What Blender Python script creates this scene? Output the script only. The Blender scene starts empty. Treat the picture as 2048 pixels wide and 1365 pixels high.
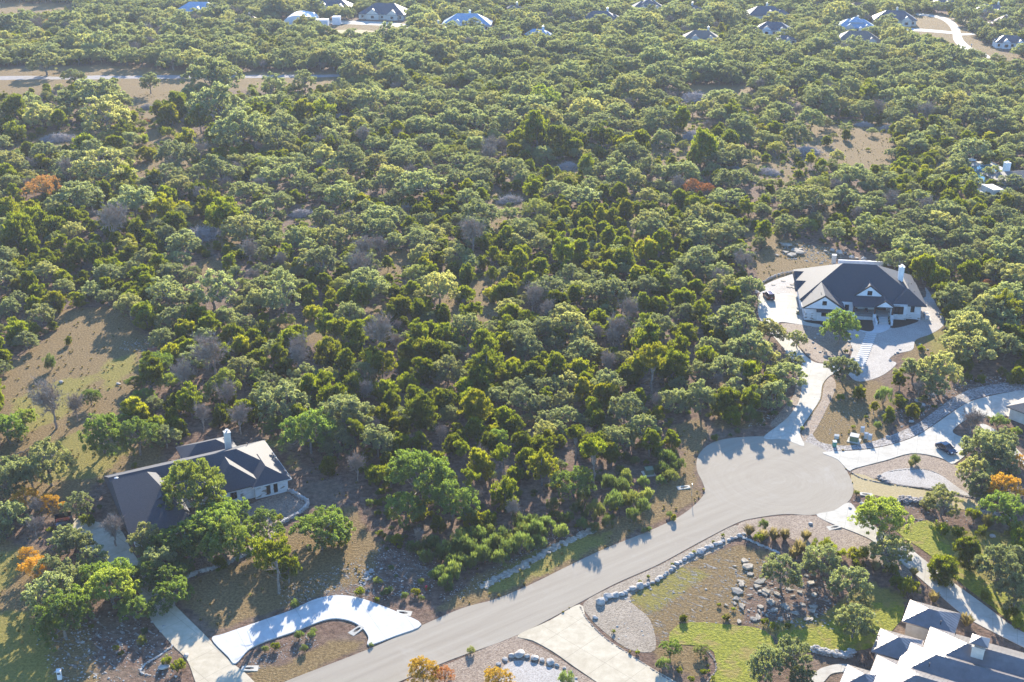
import bpy, bmesh, math, random
import numpy as np
from mathutils import Vector, Matrix
from mathutils.geometry import tessellate_polygon
random.seed(7); rng = np.random.default_rng(7)
S = bpy.context.scene
# ---------------- camera ----------------
CH = 117.0; CF = 2400.0; CT = math.radians(23.2)
CC, CS = math.cos(CT), math.sin(CT)
cam = bpy.data.cameras.new('camera'); co = bpy.data.objects.new('camera', cam); S.collection.objects.link(co)
cam.sensor_width = 36.0; cam.lens = CF / 2048 * 36.0; cam.clip_start = 1.0; cam.clip_end = 12000
co.location = (0, 0, CH); co.rotation_euler = (math.radians(90) - CT, 0, 0)
S.camera = co
# ---------------- light ----------------
SUN_EL = math.radians(19.0); SUN_AZ = math.radians(5.6)
W = bpy.data.worlds.new('World'); S.world = W; W.use_nodes = True
nt = W.node_tree; nt.nodes.clear()
sky = nt.nodes.new('ShaderNodeTexSky'); sky.sky_type = 'NISHITA'; sky.sun_disc = False
sky.sun_elevation = SUN_EL; sky.sun_rotation = SUN_AZ; sky.air_density = 1.0; sky.dust_density = 0.0; sky.ozone_density = 6.0
bg = nt.nodes.new('ShaderNodeBackground'); bg.inputs[1].default_value = 0.15
wo = nt.nodes.new('ShaderNodeOutputWorld')
nt.links.new(sky.outputs[0], bg.inputs[0]); nt.links.new(bg.outputs[0], wo.inputs[0])
sl = bpy.data.lights.new('sun', 'SUN'); sl.energy = 5.0; sl.angle = math.radians(0.5); sl.color = (1.0, 0.90, 0.74)
so = bpy.data.objects.new('sun', sl); S.collection.objects.link(so)
sdir = Vector((math.sin(SUN_AZ) * math.cos(SUN_EL), math.cos(SUN_AZ) * math.cos(SUN_EL), math.sin(SUN_EL)))
so.rotation_euler = (-sdir).to_track_quat('-Z', 'Y').to_euler(); so.location = (0, 600, 300)
S.view_settings.view_transform = 'Standard'; S.view_settings.look = 'None'
S.view_settings.exposure = 1.62; S.view_settings.gamma = 1.0
S.cycles.max_bounces = 6; S.cycles.diffuse_bounces = 3; S.cycles.glossy_bounces = 2; S.cycles.transmission_bounces = 4
S.cycles.volume_bounces = 0; S.cycles.transparent_max_bounces = 4
# ---------------- helpers ----------------
def G(x, y, z=0.0):
    dx = x - 1024.0; dy = 682.5 - y
    d1 = CF * CC + dy * CS; d2 = -CF * CS + dy * CC
    t = (z - CH) / d2
    return Vector((dx * t, d1 * t, z))
def depth(p): return p[1] * CC + (CH - p[2]) * CS
def P(p):   # world -> picture position (used only to look up ground cover and names)
    dz = depth(p); X = p[0] / dz * CF + 1024; up = p[1] * CS + (p[2] - CH) * CC
    return X, 682.5 - up / dz * CF
def pxm(p): return CF / depth(p)
def link(o): S.collection.objects.link(o); return o
def tag(o, label, cat, group=None):
    o['label'] = label; o['category'] = cat
    if group: o['group'] = group
    return o
def empty(name, loc=(0, 0, 0), rz=0.0, parent=None):
    o = bpy.data.objects.new(name, None); link(o); o.location = loc; o.rotation_euler = (0, 0, rz)
    o.empty_display_size = 0.5
    if parent: o.parent = parent
    return o
class MB:
    def __init__(s): s.v = []; s.f = []; s.n = 0; s.mi = []
    def add(s, vs, fs, m=0):
        b = s.n; s.v.extend([tuple(p) for p in vs]); s.n += len(vs)
        for f in fs: s.f.append(tuple(i + b for i in f)); s.mi.append(m)
    def box(s, x0, x1, y0, y1, z0, z1, m=0):
        s.add([(x0, y0, z0), (x1, y0, z0), (x1, y1, z0), (x0, y1, z0), (x0, y0, z1), (x1, y0, z1), (x1, y1, z1), (x0, y1, z1)],
              [(3, 2, 1, 0), (4, 5, 6, 7), (0, 1, 5, 4), (1, 2, 6, 5), (2, 3, 7, 6), (3, 0, 4, 7)], m)
    def cyl(s, c, r, h, n=10, r2=None, m=0, axis='z'):
        r2 = r if r2 is None else r2; vs = []
        for k, (rr, hh) in enumerate(((r, 0), (r2, h))):
            for i in range(n):
                a = 2 * math.pi * i / n; p = (rr * math.cos(a), rr * math.sin(a), hh)
                if axis == 'y': p = (p[0], p[2], p[1])
                if axis == 'x': p = (p[2], p[0], p[1])
                vs.append((c[0] + p[0], c[1] + p[1], c[2] + p[2]))
        s.add(vs, [(i, (i + 1) % n, n + (i + 1) % n, n + i) for i in range(n)] + [tuple(range(n - 1, -1, -1)), tuple(range(n, 2 * n))], m)
    def tube(s, pts, rad, n=5, m=0):
        vs = []; fs = []
        for i, p in enumerate(pts):
            p = Vector(p); a = Vector(pts[max(0, i - 1)]); b = Vector(pts[min(len(pts) - 1, i + 1)])
            d = (b - a).normalized(); u = d.orthogonal().normalized(); w = d.cross(u)
            for k in range(n):
                t = 2 * math.pi * k / n; vs.append(p + (u * math.cos(t) + w * math.sin(t)) * rad[i])
        for i in range(len(pts) - 1):
            for k in range(n): fs.append((i * n + k, i * n + (k + 1) % n, (i + 1) * n + (k + 1) % n, (i + 1) * n + k))
        s.add(vs, fs, m)
    def build(s, name, mat, parent=None, smooth=False):
        me = bpy.data.meshes.new(name); me.from_pydata(s.v, [], s.f); me.update()
        for mm in (mat if isinstance(mat, (list, tuple)) else [mat]): me.materials.append(mm)
        if any(s.mi): me.polygons.foreach_set('material_index', s.mi)
        if smooth: me.polygons.foreach_set('use_smooth', [True] * len(s.f))
        o = bpy.data.objects.new(name, me); link(o)
        if parent: o.parent = parent
        return o
def np_mesh(name, V, F, mats, tint=None, mi=None):
    me = bpy.data.meshes.new(name); k = F.shape[1]
    me.vertices.add(len(V)); me.vertices.foreach_set('co', V.astype(np.float32).ravel())
    me.loops.add(F.size); me.loops.foreach_set('vertex_index', F.astype(np.int32).ravel())
    me.polygons.add(len(F)); me.polygons.foreach_set('loop_start', np.arange(0, F.size, k, dtype=np.int32))
    me.update(calc_edges=True)
    for m in mats: me.materials.append(m)
    if mi is not None: me.polygons.foreach_set('material_index', mi.astype(np.int32))
    if tint is not None:
        a = me.attributes.new('tint', 'FLOAT', 'POINT'); a.data.foreach_set('value', tint.astype(np.float32))
    me.validate(); return me
# ---------------- materials ----------------
def nodes(name):
    m = bpy.data.materials.new(name); m.use_nodes = True; n = m.node_tree; n.nodes.clear()
    out = n.nodes.new('ShaderNodeOutputMaterial'); return m, n, out
def N(n, t, **k):
    x = n.nodes.new(t)
    for a, b in k.items():
        if a.startswith('i_'):
            x.inputs[a[2:].replace('_', ' ')].default_value = b
        else: setattr(x, a, b)
    return x
def ramp(n, fac, stops):
    r = n.nodes.new('ShaderNodeValToRGB'); e = r.color_ramp.elements
    while len(e) < len(stops): e.new(0.5)
    for i, (p, c) in enumerate(stops): e[i].position = p; e[i].color = (*c, 1)
    n.links.new(fac, r.inputs[0]); return r.outputs[0]
def noise(n, co_, sc, det=3, rough=0.6, dist=0.0):
    x = n.nodes.new('ShaderNodeTexNoise'); x.inputs['Scale'].default_value = sc; x.inputs['Detail'].default_value = det
    x.inputs['Roughness'].default_value = rough; x.inputs['Distortion'].default_value = dist
    n.links.new(co_, x.inputs['Vector']); return x.outputs['Fac']
def mixc(n, fac, a, b, mode='MIX'):
    x = n.nodes.new('ShaderNodeMix'); x.data_type = 'RGBA'; x.blend_type = mode
    for s_, v in ((0, fac), (6, a), (7, b)):
        if hasattr(v, 'is_linked') or hasattr(v, 'links'): n.links.new(v, x.inputs[s_])
        elif s_ == 0: x.inputs[0].default_value = v
        else: x.inputs[s_].default_value = (*v, 1)
    return x.outputs[2]
def math_(n, op, a, b=0.0):
    x = n.nodes.new('ShaderNodeMath'); x.operation = op
    for i, v in enumerate((a, b)):
        if hasattr(v, 'links'): n.links.new(v, x.inputs[i])
        else: x.inputs[i].default_value = v
    return x.outputs[0]
def surf(name, c1, c2, sc=1.0, rough=0.85, bump=0.3, bsc=6.0, bdist=0.05, c3=None, sc2=0.12, spec=0.3, metal=0.0, f3=0.6, stretch=None):
    """mottled two/three tone surface with bump"""
    m, n, out = nodes(name); tc = N(n, 'ShaderNodeTexCoord').outputs['Object']
    if stretch:
        mp = N(n, 'ShaderNodeMapping'); mp.inputs['Scale'].default_value = stretch; n.links.new(tc, mp.inputs[0]); tc = mp.outputs[0]
    f = noise(n, tc, sc, 5, 0.65)
    col = ramp(n, f, [(0.36, c1), (0.64, c2)])
    if c3:
        g = noise(n, tc, sc2, 4, 0.6, 0.6); gg = ramp(n, g, [(f3 - 0.06, (0, 0, 0)), (f3 + 0.06, (1, 1, 1))]); col = mixc(n, gg, col, c3)
    b = N(n, 'ShaderNodeBsdfPrincipled'); b.inputs['Roughness'].default_value = rough; b.inputs['Specular IOR Level'].default_value = spec
    b.inputs['Metallic'].default_value = metal; n.links.new(col, b.inputs['Base Color'])
    if bump:
        h = noise(n, tc, bsc, 4, 0.7); bp = N(n, 'ShaderNodeBump'); bp.inputs['Strength'].default_value = bump; bp.inputs['Distance'].default_value = bdist
        n.links.new(h, bp.inputs['Height']); n.links.new(bp.outputs[0], b.inputs['Normal'])
    n.links.new(b.outputs[0], out.inputs[0]); return m
def pebbles(name, cols, sc=6.0, bdist=0.08, rough=0.85, c_gap=None):
    """gravel / river rock : voronoi cells with random tone and rounded bump"""
    m, n, out = nodes(name); tc = N(n, 'ShaderNodeTexCoord').outputs['Object']
    v = N(n, 'ShaderNodeTexVoronoi'); v.inputs['Scale'].default_value = sc; n.links.new(tc, v.inputs['Vector'])
    sep = N(n, 'ShaderNodeSeparateColor'); n.links.new(v.outputs['Color'], sep.inputs[0])
    k = len(cols); col = ramp(n, sep.outputs[0], [(0.1 + 0.8 * i / (k - 1), c) for i, c in enumerate(cols)])
    big = noise(n, tc, 0.25, 4, 0.6); col = mixc(n, ramp(n, big, [(0.35, (0, 0, 0)), (0.7, (0.5, 0.5, 0.5))]), col, cols[0])
    b = N(n, 'ShaderNodeBsdfPrincipled'); b.inputs['Roughness'].default_value = rough; b.inputs['Specular IOR Level'].default_value = 0.25
    n.links.new(col, b.inputs['Base Color'])
    inv = math_(n, 'SUBTRACT', 1.0, v.outputs['Distance'])
    bp = N(n, 'ShaderNodeBump'); bp.inputs['Strength'].default_value = 0.8; bp.inputs['Distance'].default_value = bdist
    n.links.new(inv, bp.inputs['Height']); n.links.new(bp.outputs[0], b.inputs['Normal']); n.links.new(b.outputs[0], out.inputs[0]); return m
def plain(name, c, rough=0.6, metal=0.0, spec=0.4, var=0.12):
    return surf(name, tuple(x * (1 - var) for x in c), tuple(min(1, x * (1 + var)) for x in c), 0.8, rough, 0.0, spec=spec, metal=metal)
def leafmat(name, ca, cb, cyel, trans, tfac=0.4, yf=0.25, gl=0.06):
    m, n, out = nodes(name)
    at = N(n, 'ShaderNodeAttribute', attribute_name='tint'); oi = N(n, 'ShaderNodeObjectInfo'); ge = N(n, 'ShaderNodeNewGeometry')
    r1 = at.outputs['Fac']; r2 = oi.outputs['Random']; r3 = ge.outputs['Random Per Island']
    f = math_(n, 'ADD', math_(n, 'MULTIPLY', r1, 0.45), math_(n, 'MULTIPLY', r3, 0.55))
    col = mixc(n, f, ca, cb)
    y = ramp(n, r2, [(1 - yf, (0, 0, 0)), (1.0, (0.55, 0.55, 0.55))])
    col = mixc(n, y, col, cyel)
    val = math_(n, 'ADD', math_(n, 'MULTIPLY', math_(n, 'FRACT', math_(n, 'MULTIPLY', r2, 7.31)), 0.55), 0.70)
    vm = N(n, 'ShaderNodeMix', data_type='RGBA', blend_type='MULTIPLY'); vm.inputs[0].default_value = 1
    cmb = N(n, 'ShaderNodeCombineColor'); [n.links.new(val, cmb.inputs[i]) for i in range(3)]
    n.links.new(col, vm.inputs[6]); n.links.new(cmb.outputs[0], vm.inputs[7]); col = vm.outputs[2]
    tcol = mixc(n, 1.0, col, trans, 'MULTIPLY')
    d = N(n, 'ShaderNodeBsdfDiffuse'); t = N(n, 'ShaderNodeBsdfTranslucent'); g = N(n, 'ShaderNodeBsdfGlossy'); g.inputs['Roughness'].default_value = 0.5
    g.inputs['Color'].default_value = (0.8, 0.85, 0.8, 1)
    n.links.new(col, d.inputs[0]); n.links.new(tcol, t.inputs[0])
    a = N(n, 'ShaderNodeMixShader'); a.inputs[0].default_value = tfac; n.links.new(d.outputs[0], a.inputs[1]); n.links.new(t.outputs[0], a.inputs[2])
    b = N(n, 'ShaderNodeMixShader'); b.inputs[0].default_value = gl; n.links.new(a.outputs[0], b.inputs[1]); n.links.new(g.outputs[0], b.inputs[2])
    n.links.new(b.outputs[0], out.inputs[0]); return m
T3 = (4.2, 4.1, 1.8)
M = {}
M['oak'] = leafmat('live_oak_leaves', (0.050, 0.068, 0.042), (0.160, 0.176, 0.108), (0.21, 0.195, 0.085), (4.1, 3.9, 1.8), 0.5, 0.28, 0.06)
M['green'] = leafmat('green_oak_leaves', (0.036, 0.060, 0.016), (0.100, 0.135, 0.032), (0.14, 0.15, 0.028), T3, 0.5, 0.2, 0.05)
M['jun'] = leafmat('juniper_leaves', (0.030, 0.045, 0.006), (0.105, 0.116, 0.010), (0.14, 0.13, 0.012), T3, 0.5, 0.3, 0.02)
M['orange'] = leafmat('autumn_leaves', (0.26, 0.095, 0.03), (0.40, 0.17, 0.05), (0.36, 0.22, 0.05), (1.5, 1.5, 1.3), 0.45, 0.3, 0.03)
M['gold'] = leafmat('golden_leaves', (0.50, 0.26, 0.02), (0.60, 0.36, 0.04), (0.45, 0.38, 0.05), (1.5, 1.5, 1.3), 0.45, 0.3, 0.03)
M['olive'] = leafmat('olive_leaves', (0.07, 0.085, 0.03), (0.17, 0.18, 0.06), (0.22, 0.2, 0.06), (3.2, 3.2, 1.8), 0.5, 0.3, 0.04)
M['shrub'] = leafmat('shrub_leaves', (0.026, 0.044, 0.018), (0.080, 0.100, 0.036), (0.12, 0.12, 0.04), (4.2, 4.2, 2.0), 0.5, 0.3, 0.04)
M['grassy'] = leafmat('grass_blades', (0.22, 0.17, 0.07), (0.34, 0.28, 0.12), (0.30, 0.30, 0.06), (1.8, 1.8, 1.4), 0.4, 0.3, 0.03)
M['bark'] = surf('grey_bark', (0.13, 0.11, 0.09), (0.26, 0.23, 0.20), 3.0, 0.9, 0.4, 8)
M['twig'] = surf('bare_twigs', (0.24, 0.185, 0.145), (0.39, 0.31, 0.25), 1.5, 0.9, 0)
M['deadwood'] = surf('dead_wood', (0.30, 0.27, 0.26), (0.50, 0.46, 0.45), 1.5, 0.9, 0)
M['asphalt'] = surf('asphalt', (0.27, 0.235, 0.20), (0.34, 0.30, 0.255), 9.0, 0.9, 0.25, 20, 0.02, c3=(0.35, 0.31, 0.26), sc2=0.15, spec=0.2)
def slab(name, c1, c2, c3, rot, w=3.6, h=3.6):
    """poured concrete : mottling, soil stains and sawn joints"""
    m, n, out = nodes(name); tc = N(n, 'ShaderNodeTexCoord').outputs['Object']
    col = ramp(n, noise(n, tc, 0.7, 5, .65), [(.35, c1), (.65, c2)]); col = mixc(n, ramp(n, noise(n, tc, .16, 5, .7, .8), [(.5, (0, 0, 0)), (.75, (.8, .8, .8))]), col, c3)
    mp = N(n, 'ShaderNodeMapping'); mp.inputs['Rotation'].default_value = (0, 0, math.radians(rot)); n.links.new(tc, mp.inputs[0])
    br = N(n, 'ShaderNodeTexBrick'); br.offset = 0; br.inputs['Scale'].default_value = 1; br.inputs['Brick Width'].default_value = w; br.inputs['Row Height'].default_value = h; br.inputs['Mortar Size'].default_value = .035; br.inputs['Mortar Smooth'].default_value = .3
    n.links.new(mp.outputs[0], br.inputs[0]); col = mixc(n, math_(n, 'MULTIPLY', br.outputs['Fac'], .6), col, tuple(x * .45 for x in c1))
    b = N(n, 'ShaderNodeBsdfPrincipled'); b.inputs['Roughness'].default_value = .85; b.inputs['Specular IOR Level'].default_value = .25; n.links.new(col, b.inputs['Base Color']); n.links.new(b.outputs[0], out.inputs[0]); return m
M['concrete'] = slab('concrete', (.42, .385, .32), (.51, .475, .40), (.33, .29, .23), 20)
M['concrete_new'] = slab('new_concrete', (.47, .46, .44), (.56, .555, .53), (.42, .40, .36), -28, 5.0, 40)
M['concrete_tan'] = slab('tan_concrete', (.43, .365, .26), (.52, .45, .33), (.34, .28, .19), 45, 5.0, 5.0)
def roadmat():
    """worn chip-seal : tyre tracks along the road, turning arcs in the cul-de-sac, patches"""
    m, n, out = nodes('asphalt'); tc = N(n, 'ShaderNodeTexCoord').outputs['Object']
    mp = N(n, 'ShaderNodeMapping'); mp.inputs['Location'].default_value = (-51.5, -204.5, 0); n.links.new(tc, mp.inputs[0])
    ln = N(n, 'ShaderNodeVectorMath', operation='LENGTH'); n.links.new(mp.outputs[0], ln.inputs[0]); r = ln.outputs['Value']
    cx = N(n, 'ShaderNodeCombineXYZ'); n.links.new(math_(n, 'MULTIPLY', r, .9), cx.inputs[0]); sx = N(n, 'ShaderNodeSeparateXYZ'); n.links.new(mp.outputs[0], sx.inputs[0]); n.links.new(math_(n, 'MULTIPLY', sx.outputs[0], .09), cx.inputs[1]); n.links.new(math_(n, 'MULTIPLY', sx.outputs[1], .09), cx.inputs[2])
    arcs = noise(n, cx.outputs[0], 1.1, 5, .6, 1.6)
    m2 = N(n, 'ShaderNodeMapping'); m2.inputs['Rotation'].default_value = (0, 0, math.radians(-35)); n.links.new(tc, m2.inputs[0]); m3 = N(n, 'ShaderNodeMapping'); m3.inputs['Scale'].default_value = (.04, .7, 1); n.links.new(m2.outputs[0], m3.inputs[0]); lines = noise(n, m3.outputs[0], 1.0, 5, .6, .3)
    inside = ramp(n, math_(n, 'MULTIPLY', r, .05), [(.68, (.55, .55, .55)), (.9, (0, 0, 0))]); st = mixc(n, inside, lines, arcs)
    col = ramp(n, st, [(.28, (.295, .25, .19)), (.52, (.345, .297, .228)), (.74, (.385, .335, .26))])
    col = mixc(n, ramp(n, noise(n, tc, 12, 3, .7), [(.35, (0, 0, 0)), (.75, (.5, .5, .5))]), col, (.22, .19, .16)); col = mixc(n, ramp(n, noise(n, tc, .09, 5, .7, 1), [(.55, (0, 0, 0)), (.7, (.5, .5, .5))]), col, (.38, .34, .285))
    b = N(n, 'ShaderNodeBsdfPrincipled'); b.inputs['Roughness'].default_value = .92; b.inputs['Specular IOR Level'].default_value = .15; n.links.new(col, b.inputs['Base Color'])
    bp = N(n, 'ShaderNodeBump'); bp.inputs['Strength'].default_value = .3; bp.inputs['Distance'].default_value = .03; n.links.new(noise(n, tc, 14, 3, .7), bp.inputs['Height']); n.links.new(bp.outputs[0], b.inputs['Normal']); n.links.new(b.outputs[0], out.inputs[0]); return m
M['asphalt'] = roadmat()
M['gravel_pale'] = pebbles('pale_gravel', [(0.26, 0.23, 0.20), (0.42, 0.38, 0.34), (0.50, 0.46, 0.41)], 9, 0.03)
M['gravel_brown'] = pebbles('brown_gravel', [(0.16, 0.11, 0.08), (0.28, 0.21, 0.15), (0.36, 0.28, 0.21)], 5.2, 0.06)
M['gravel_tan'] = pebbles('tan_gravel', [(0.16, 0.125, 0.09), (0.29, 0.235, 0.175), (0.37, 0.31, 0.24)], 6.0, 0.05)
M['river_rock'] = pebbles('river_rock', [(0.14, 0.12, 0.11), (0.30, 0.26, 0.23), (0.46, 0.42, 0.38)], 3.6, 0.10)
M['mulch'] = surf('dark_mulch', (0.020, 0.016, 0.013), (0.05, 0.04, 0.032), 5, 0.95, 0.6, 9, 0.1)
M['lawn'] = surf('green_lawn', (0.14, 0.155, 0.010), (0.31, 0.30, 0.020), 1.8, 0.95, 1.0, 2.2, 0.45, c3=(0.27, 0.21, 0.05), sc2=0.35, f3=0.58)
M['drygrass'] = surf('dry_lawn', (0.30, 0.23, 0.11), (0.42, 0.33, 0.17), 3, 0.95, 0.6, 6, 0.08)
M['dirt'] = surf('track_dirt', (0.22, 0.20, 0.19), (0.31, 0.285, 0.27), .4, 0.95, 0.2, 4, 0.05)
M['rock'] = surf('pale_limestone', (0.30, 0.27, 0.24), (0.50, 0.47, 0.42), 1.2, 0.9, 0.6, 3, 0.08, c3=(0.25, 0.23, 0.21), sc2=0.9)
M['shingle'] = surf('roof_shingles', (0.038, 0.040, 0.050), (0.072, 0.070, 0.076), 5, 0.7, 0.35, 8, 0.03, stretch=(1, 1, 3), spec=0.3)
M['shingle_brown'] = surf('brown_shingles', (0.12, 0.10, 0.085), (0.19, 0.16, 0.14), 4, 0.75, 0.3, 8, 0.03, spec=0.4)
M['white'] = surf('white_painted_wall', (0.66, 0.66, 0.65), (0.76, 0.76, 0.75), 1.0, 0.7, 0.15, 3, 0.02)
M['cream'] = surf('cream_wall', (0.55, 0.50, 0.42), (0.66, 0.61, 0.53), 1.0, 0.8, 0.15, 3, 0.02)
M['trim'] = plain('dark_trim', (0.035, 0.028, 0.026), 0.6)
M['wood'] = plain('dark_stained_wood', (0.09, 0.04, 0.028), 0.6)
M['glass'] = plain('window_glass', (0.012, 0.014, 0.018), 0.08, spec=0.7)
M['metalgrey'] = plain('galvanised_metal', (0.45, 0.47, 0.48), 0.45, 0.5)
M['bluemetal'] = plain('pale_blue_metal_roof', (0.24, 0.36, 0.48), 0.75, 0.0)
M['slate'] = surf('slate_shingles', (0.055, 0.065, 0.085), (0.10, 0.11, 0.13), 3, 0.6, 0.2, 6, 0.03, spec=0.4)
M['redroof'] = surf('red_brown_shingles', (0.16, 0.08, 0.06), (0.22, 0.12, 0.09), 3, 0.75, 0.2, 6, 0.03)
M['tyre'] = plain('tyre_rubber', (0.012, 0.012, 0.012), 0.9)
M['rim'] = plain('wheel_alloy', (0.45, 0.45, 0.46), 0.3, 0.8)
M['navy'] = plain('dark_blue_paint', (0.020, 0.032, 0.060), 0.12, 0.4, 0.9, 0.05)
M['maroon'] = plain('maroon_paint', (0.10, 0.022, 0.018), 0.12, 0.4, 0.9, 0.05)
M['lamp'] = plain('clear_lamp_glass', (0.6, 0.62, 0.62), 0.15)
M['redlamp'] = plain('red_lamp_glass', (0.35, 0.02, 0.015), 0.2)
M['plate'] = plain('number_plate', (0.6, 0.6, 0.6), 0.4)
M['utilgreen'] = plain('utility_green', (0.10, 0.30, 0.20), 0.5)
M['utilolive'] = plain('utility_olive', (0.14, 0.17, 0.09), 0.5)
M['utilgrey'] = plain('utility_grey', (0.42, 0.44, 0.44), 0.5)
M['rust'] = surf('rusty_metal', (0.32, 0.10, 0.05), (0.45, 0.20, 0.12), 2, 0.8, 0.2)
M['red'] = plain('red_paint', (0.55, 0.03, 0.05), 0.4)
M['fabric'] = plain('blue_grey_cushion', (0.10, 0.13, 0.20), 0.9)
# standing seam metal
def seam():
    m, n, out = nodes('standing_seam_metal'); b = N(n, 'ShaderNodeBsdfPrincipled')
    tc = N(n, 'ShaderNodeTexCoord').outputs['Object']; f = noise(n, tc, 0.7, 3)
    n.links.new(ramp(n, f, [(0.3, (0.20, 0.175, 0.165)), (0.7, (0.27, 0.24, 0.225))]), b.inputs['Base Color'])
    b.inputs['Metallic'].default_value = 0.55; b.inputs['Roughness'].default_value = 0.36; n.links.new(b.outputs[0], out.inputs[0]); return m
M['seam'] = seam()
def stonewall(name, a, b_, c):
    m, n, out = nodes(name); tc = N(n, 'ShaderNodeTexCoord').outputs['Object']
    mp = N(n, 'ShaderNodeMapping'); mp.inputs['Scale'].default_value = (1.0, 1.0, 2.6); n.links.new(tc, mp.inputs[0])
    v = N(n, 'ShaderNodeTexVoronoi'); v.inputs['Scale'].default_value = 1.3; n.links.new(mp.outputs[0], v.inputs['Vector'])
    sp = N(n, 'ShaderNodeSeparateColor'); n.links.new(v.outputs['Color'], sp.inputs[0])
    col = ramp(n, sp.outputs[0], [(0.0, a), (0.82, b_), (0.9, c)]); p = N(n, 'ShaderNodeBsdfPrincipled'); p.inputs['Roughness'].default_value = 0.85
    n.links.new(col, p.inputs['Base Color']); bp = N(n, 'ShaderNodeBump'); bp.inputs['Strength'].default_value = 0.5; bp.inputs['Distance'].default_value = 0.04
    n.links.new(v.outputs['Distance'], bp.inputs['Height']); n.links.new(bp.outputs[0], p.inputs['Normal']); n.links.new(p.outputs[0], out.inputs[0]); return m
M['limestone'] = stonewall('limestone_blocks', (0.60, 0.60, 0.58), (0.72, 0.71, 0.68), (0.28, 0.23, 0.18))
def water():
    m, n, out = nodes('pool_water'); b = N(n, 'ShaderNodeBsdfPrincipled'); b.inputs['Base Color'].default_value = (0.03, 0.13, 0.16, 1)
    b.inputs['Roughness'].default_value = 0.08; tc = N(n, 'ShaderNodeTexCoord').outputs['Object']; h = noise(n, tc, 2, 2)
    bp = N(n, 'ShaderNodeBump'); bp.inputs['Strength'].default_value = 0.2; n.links.new(h, bp.inputs['Height']); n.links.new(bp.outputs[0], b.inputs['Normal'])
    n.links.new(b.outputs[0], out.inputs[0]); return m
M['water'] = water()
# ---------------- vegetation prototypes (unit size = metres at nominal crown width) ----------------
def unit(n):
    v = rng.normal(size=(n, 3)); return v / np.linalg.norm(v, axis=1, keepdims=True)
def leaves(C, R, n, size, up=0.0, aspect=1.0, outward=0.5, flat=0.0):
    """C clump centres (k,3), R clump radii, n leaves per clump -> quads; returns V,F,tint"""
    k = len(C); N_ = k * n
    d = unit(N_); r = rng.uniform(0.45, 1.0, N_) ** 0.6
    cen = np.repeat(C, n, 0); rad = np.repeat(R, n)
    pos = cen + d * (rad * r)[:, None] * np.array([1, 1, 0.8])
    ax = unit(N_) * (1 - outward) + d * outward + np.array([0, 0, up]); ax /= np.linalg.norm(ax, axis=1, keepdims=True)
    q = unit(N_); w = np.cross(ax, q); w /= np.linalg.norm(w, axis=1, keepdims=True)
    sz = size * rng.uniform(0.65, 1.35, N_)
    a = ax * (sz * aspect)[:, None]; b = w * (sz / max(1, aspect) * 0.62)[:, None]
    V = np.empty((N_, 4, 3)); V[:, 0] = pos - a * 0.5; V[:, 1] = pos + b * 0.5 ; V[:, 2] = pos + a * 0.5; V[:, 3] = pos - b * 0.5
    V[:, :, 2] = np.maximum(V[:, :, 2], 0.03)
    F = np.arange(N_ * 4).reshape(-1, 4)
    t = np.clip(np.repeat(rng.random(k), n) * 0.75 + rng.random(N_) * 0.25, 0, 1)
    return V.reshape(-1, 3), F, np.repeat(t, 4)
def spread(k, gen, dmin):
    out = []; tries = 0
    while len(out) < k and tries < k * 40:
        p = gen(); tries += 1
        if all(np.linalg.norm(p - q) > dmin for q in out): out.append(p)
    return np.array(out)
def limb(mb, a, b, r0, r1, wob=0.12, n=5, k=4):
    a = np.array(a, float); b = np.array(b, float); L = np.linalg.norm(b - a); pts = []; rr = []
    for i in range(k + 1):
        t = i / k; p = a + (b - a) * t; p = p + (rng.normal(size=3) * wob * L * math.sin(math.pi * t) * 0.5 if 0 < i < k else 0)
        p[2] += 0.08 * L * math.sin(math.pi * t); pts.append(p); rr.append(r0 + (r1 - r0) * t)
    mb.tube(pts, rr, n); return pts
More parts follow.
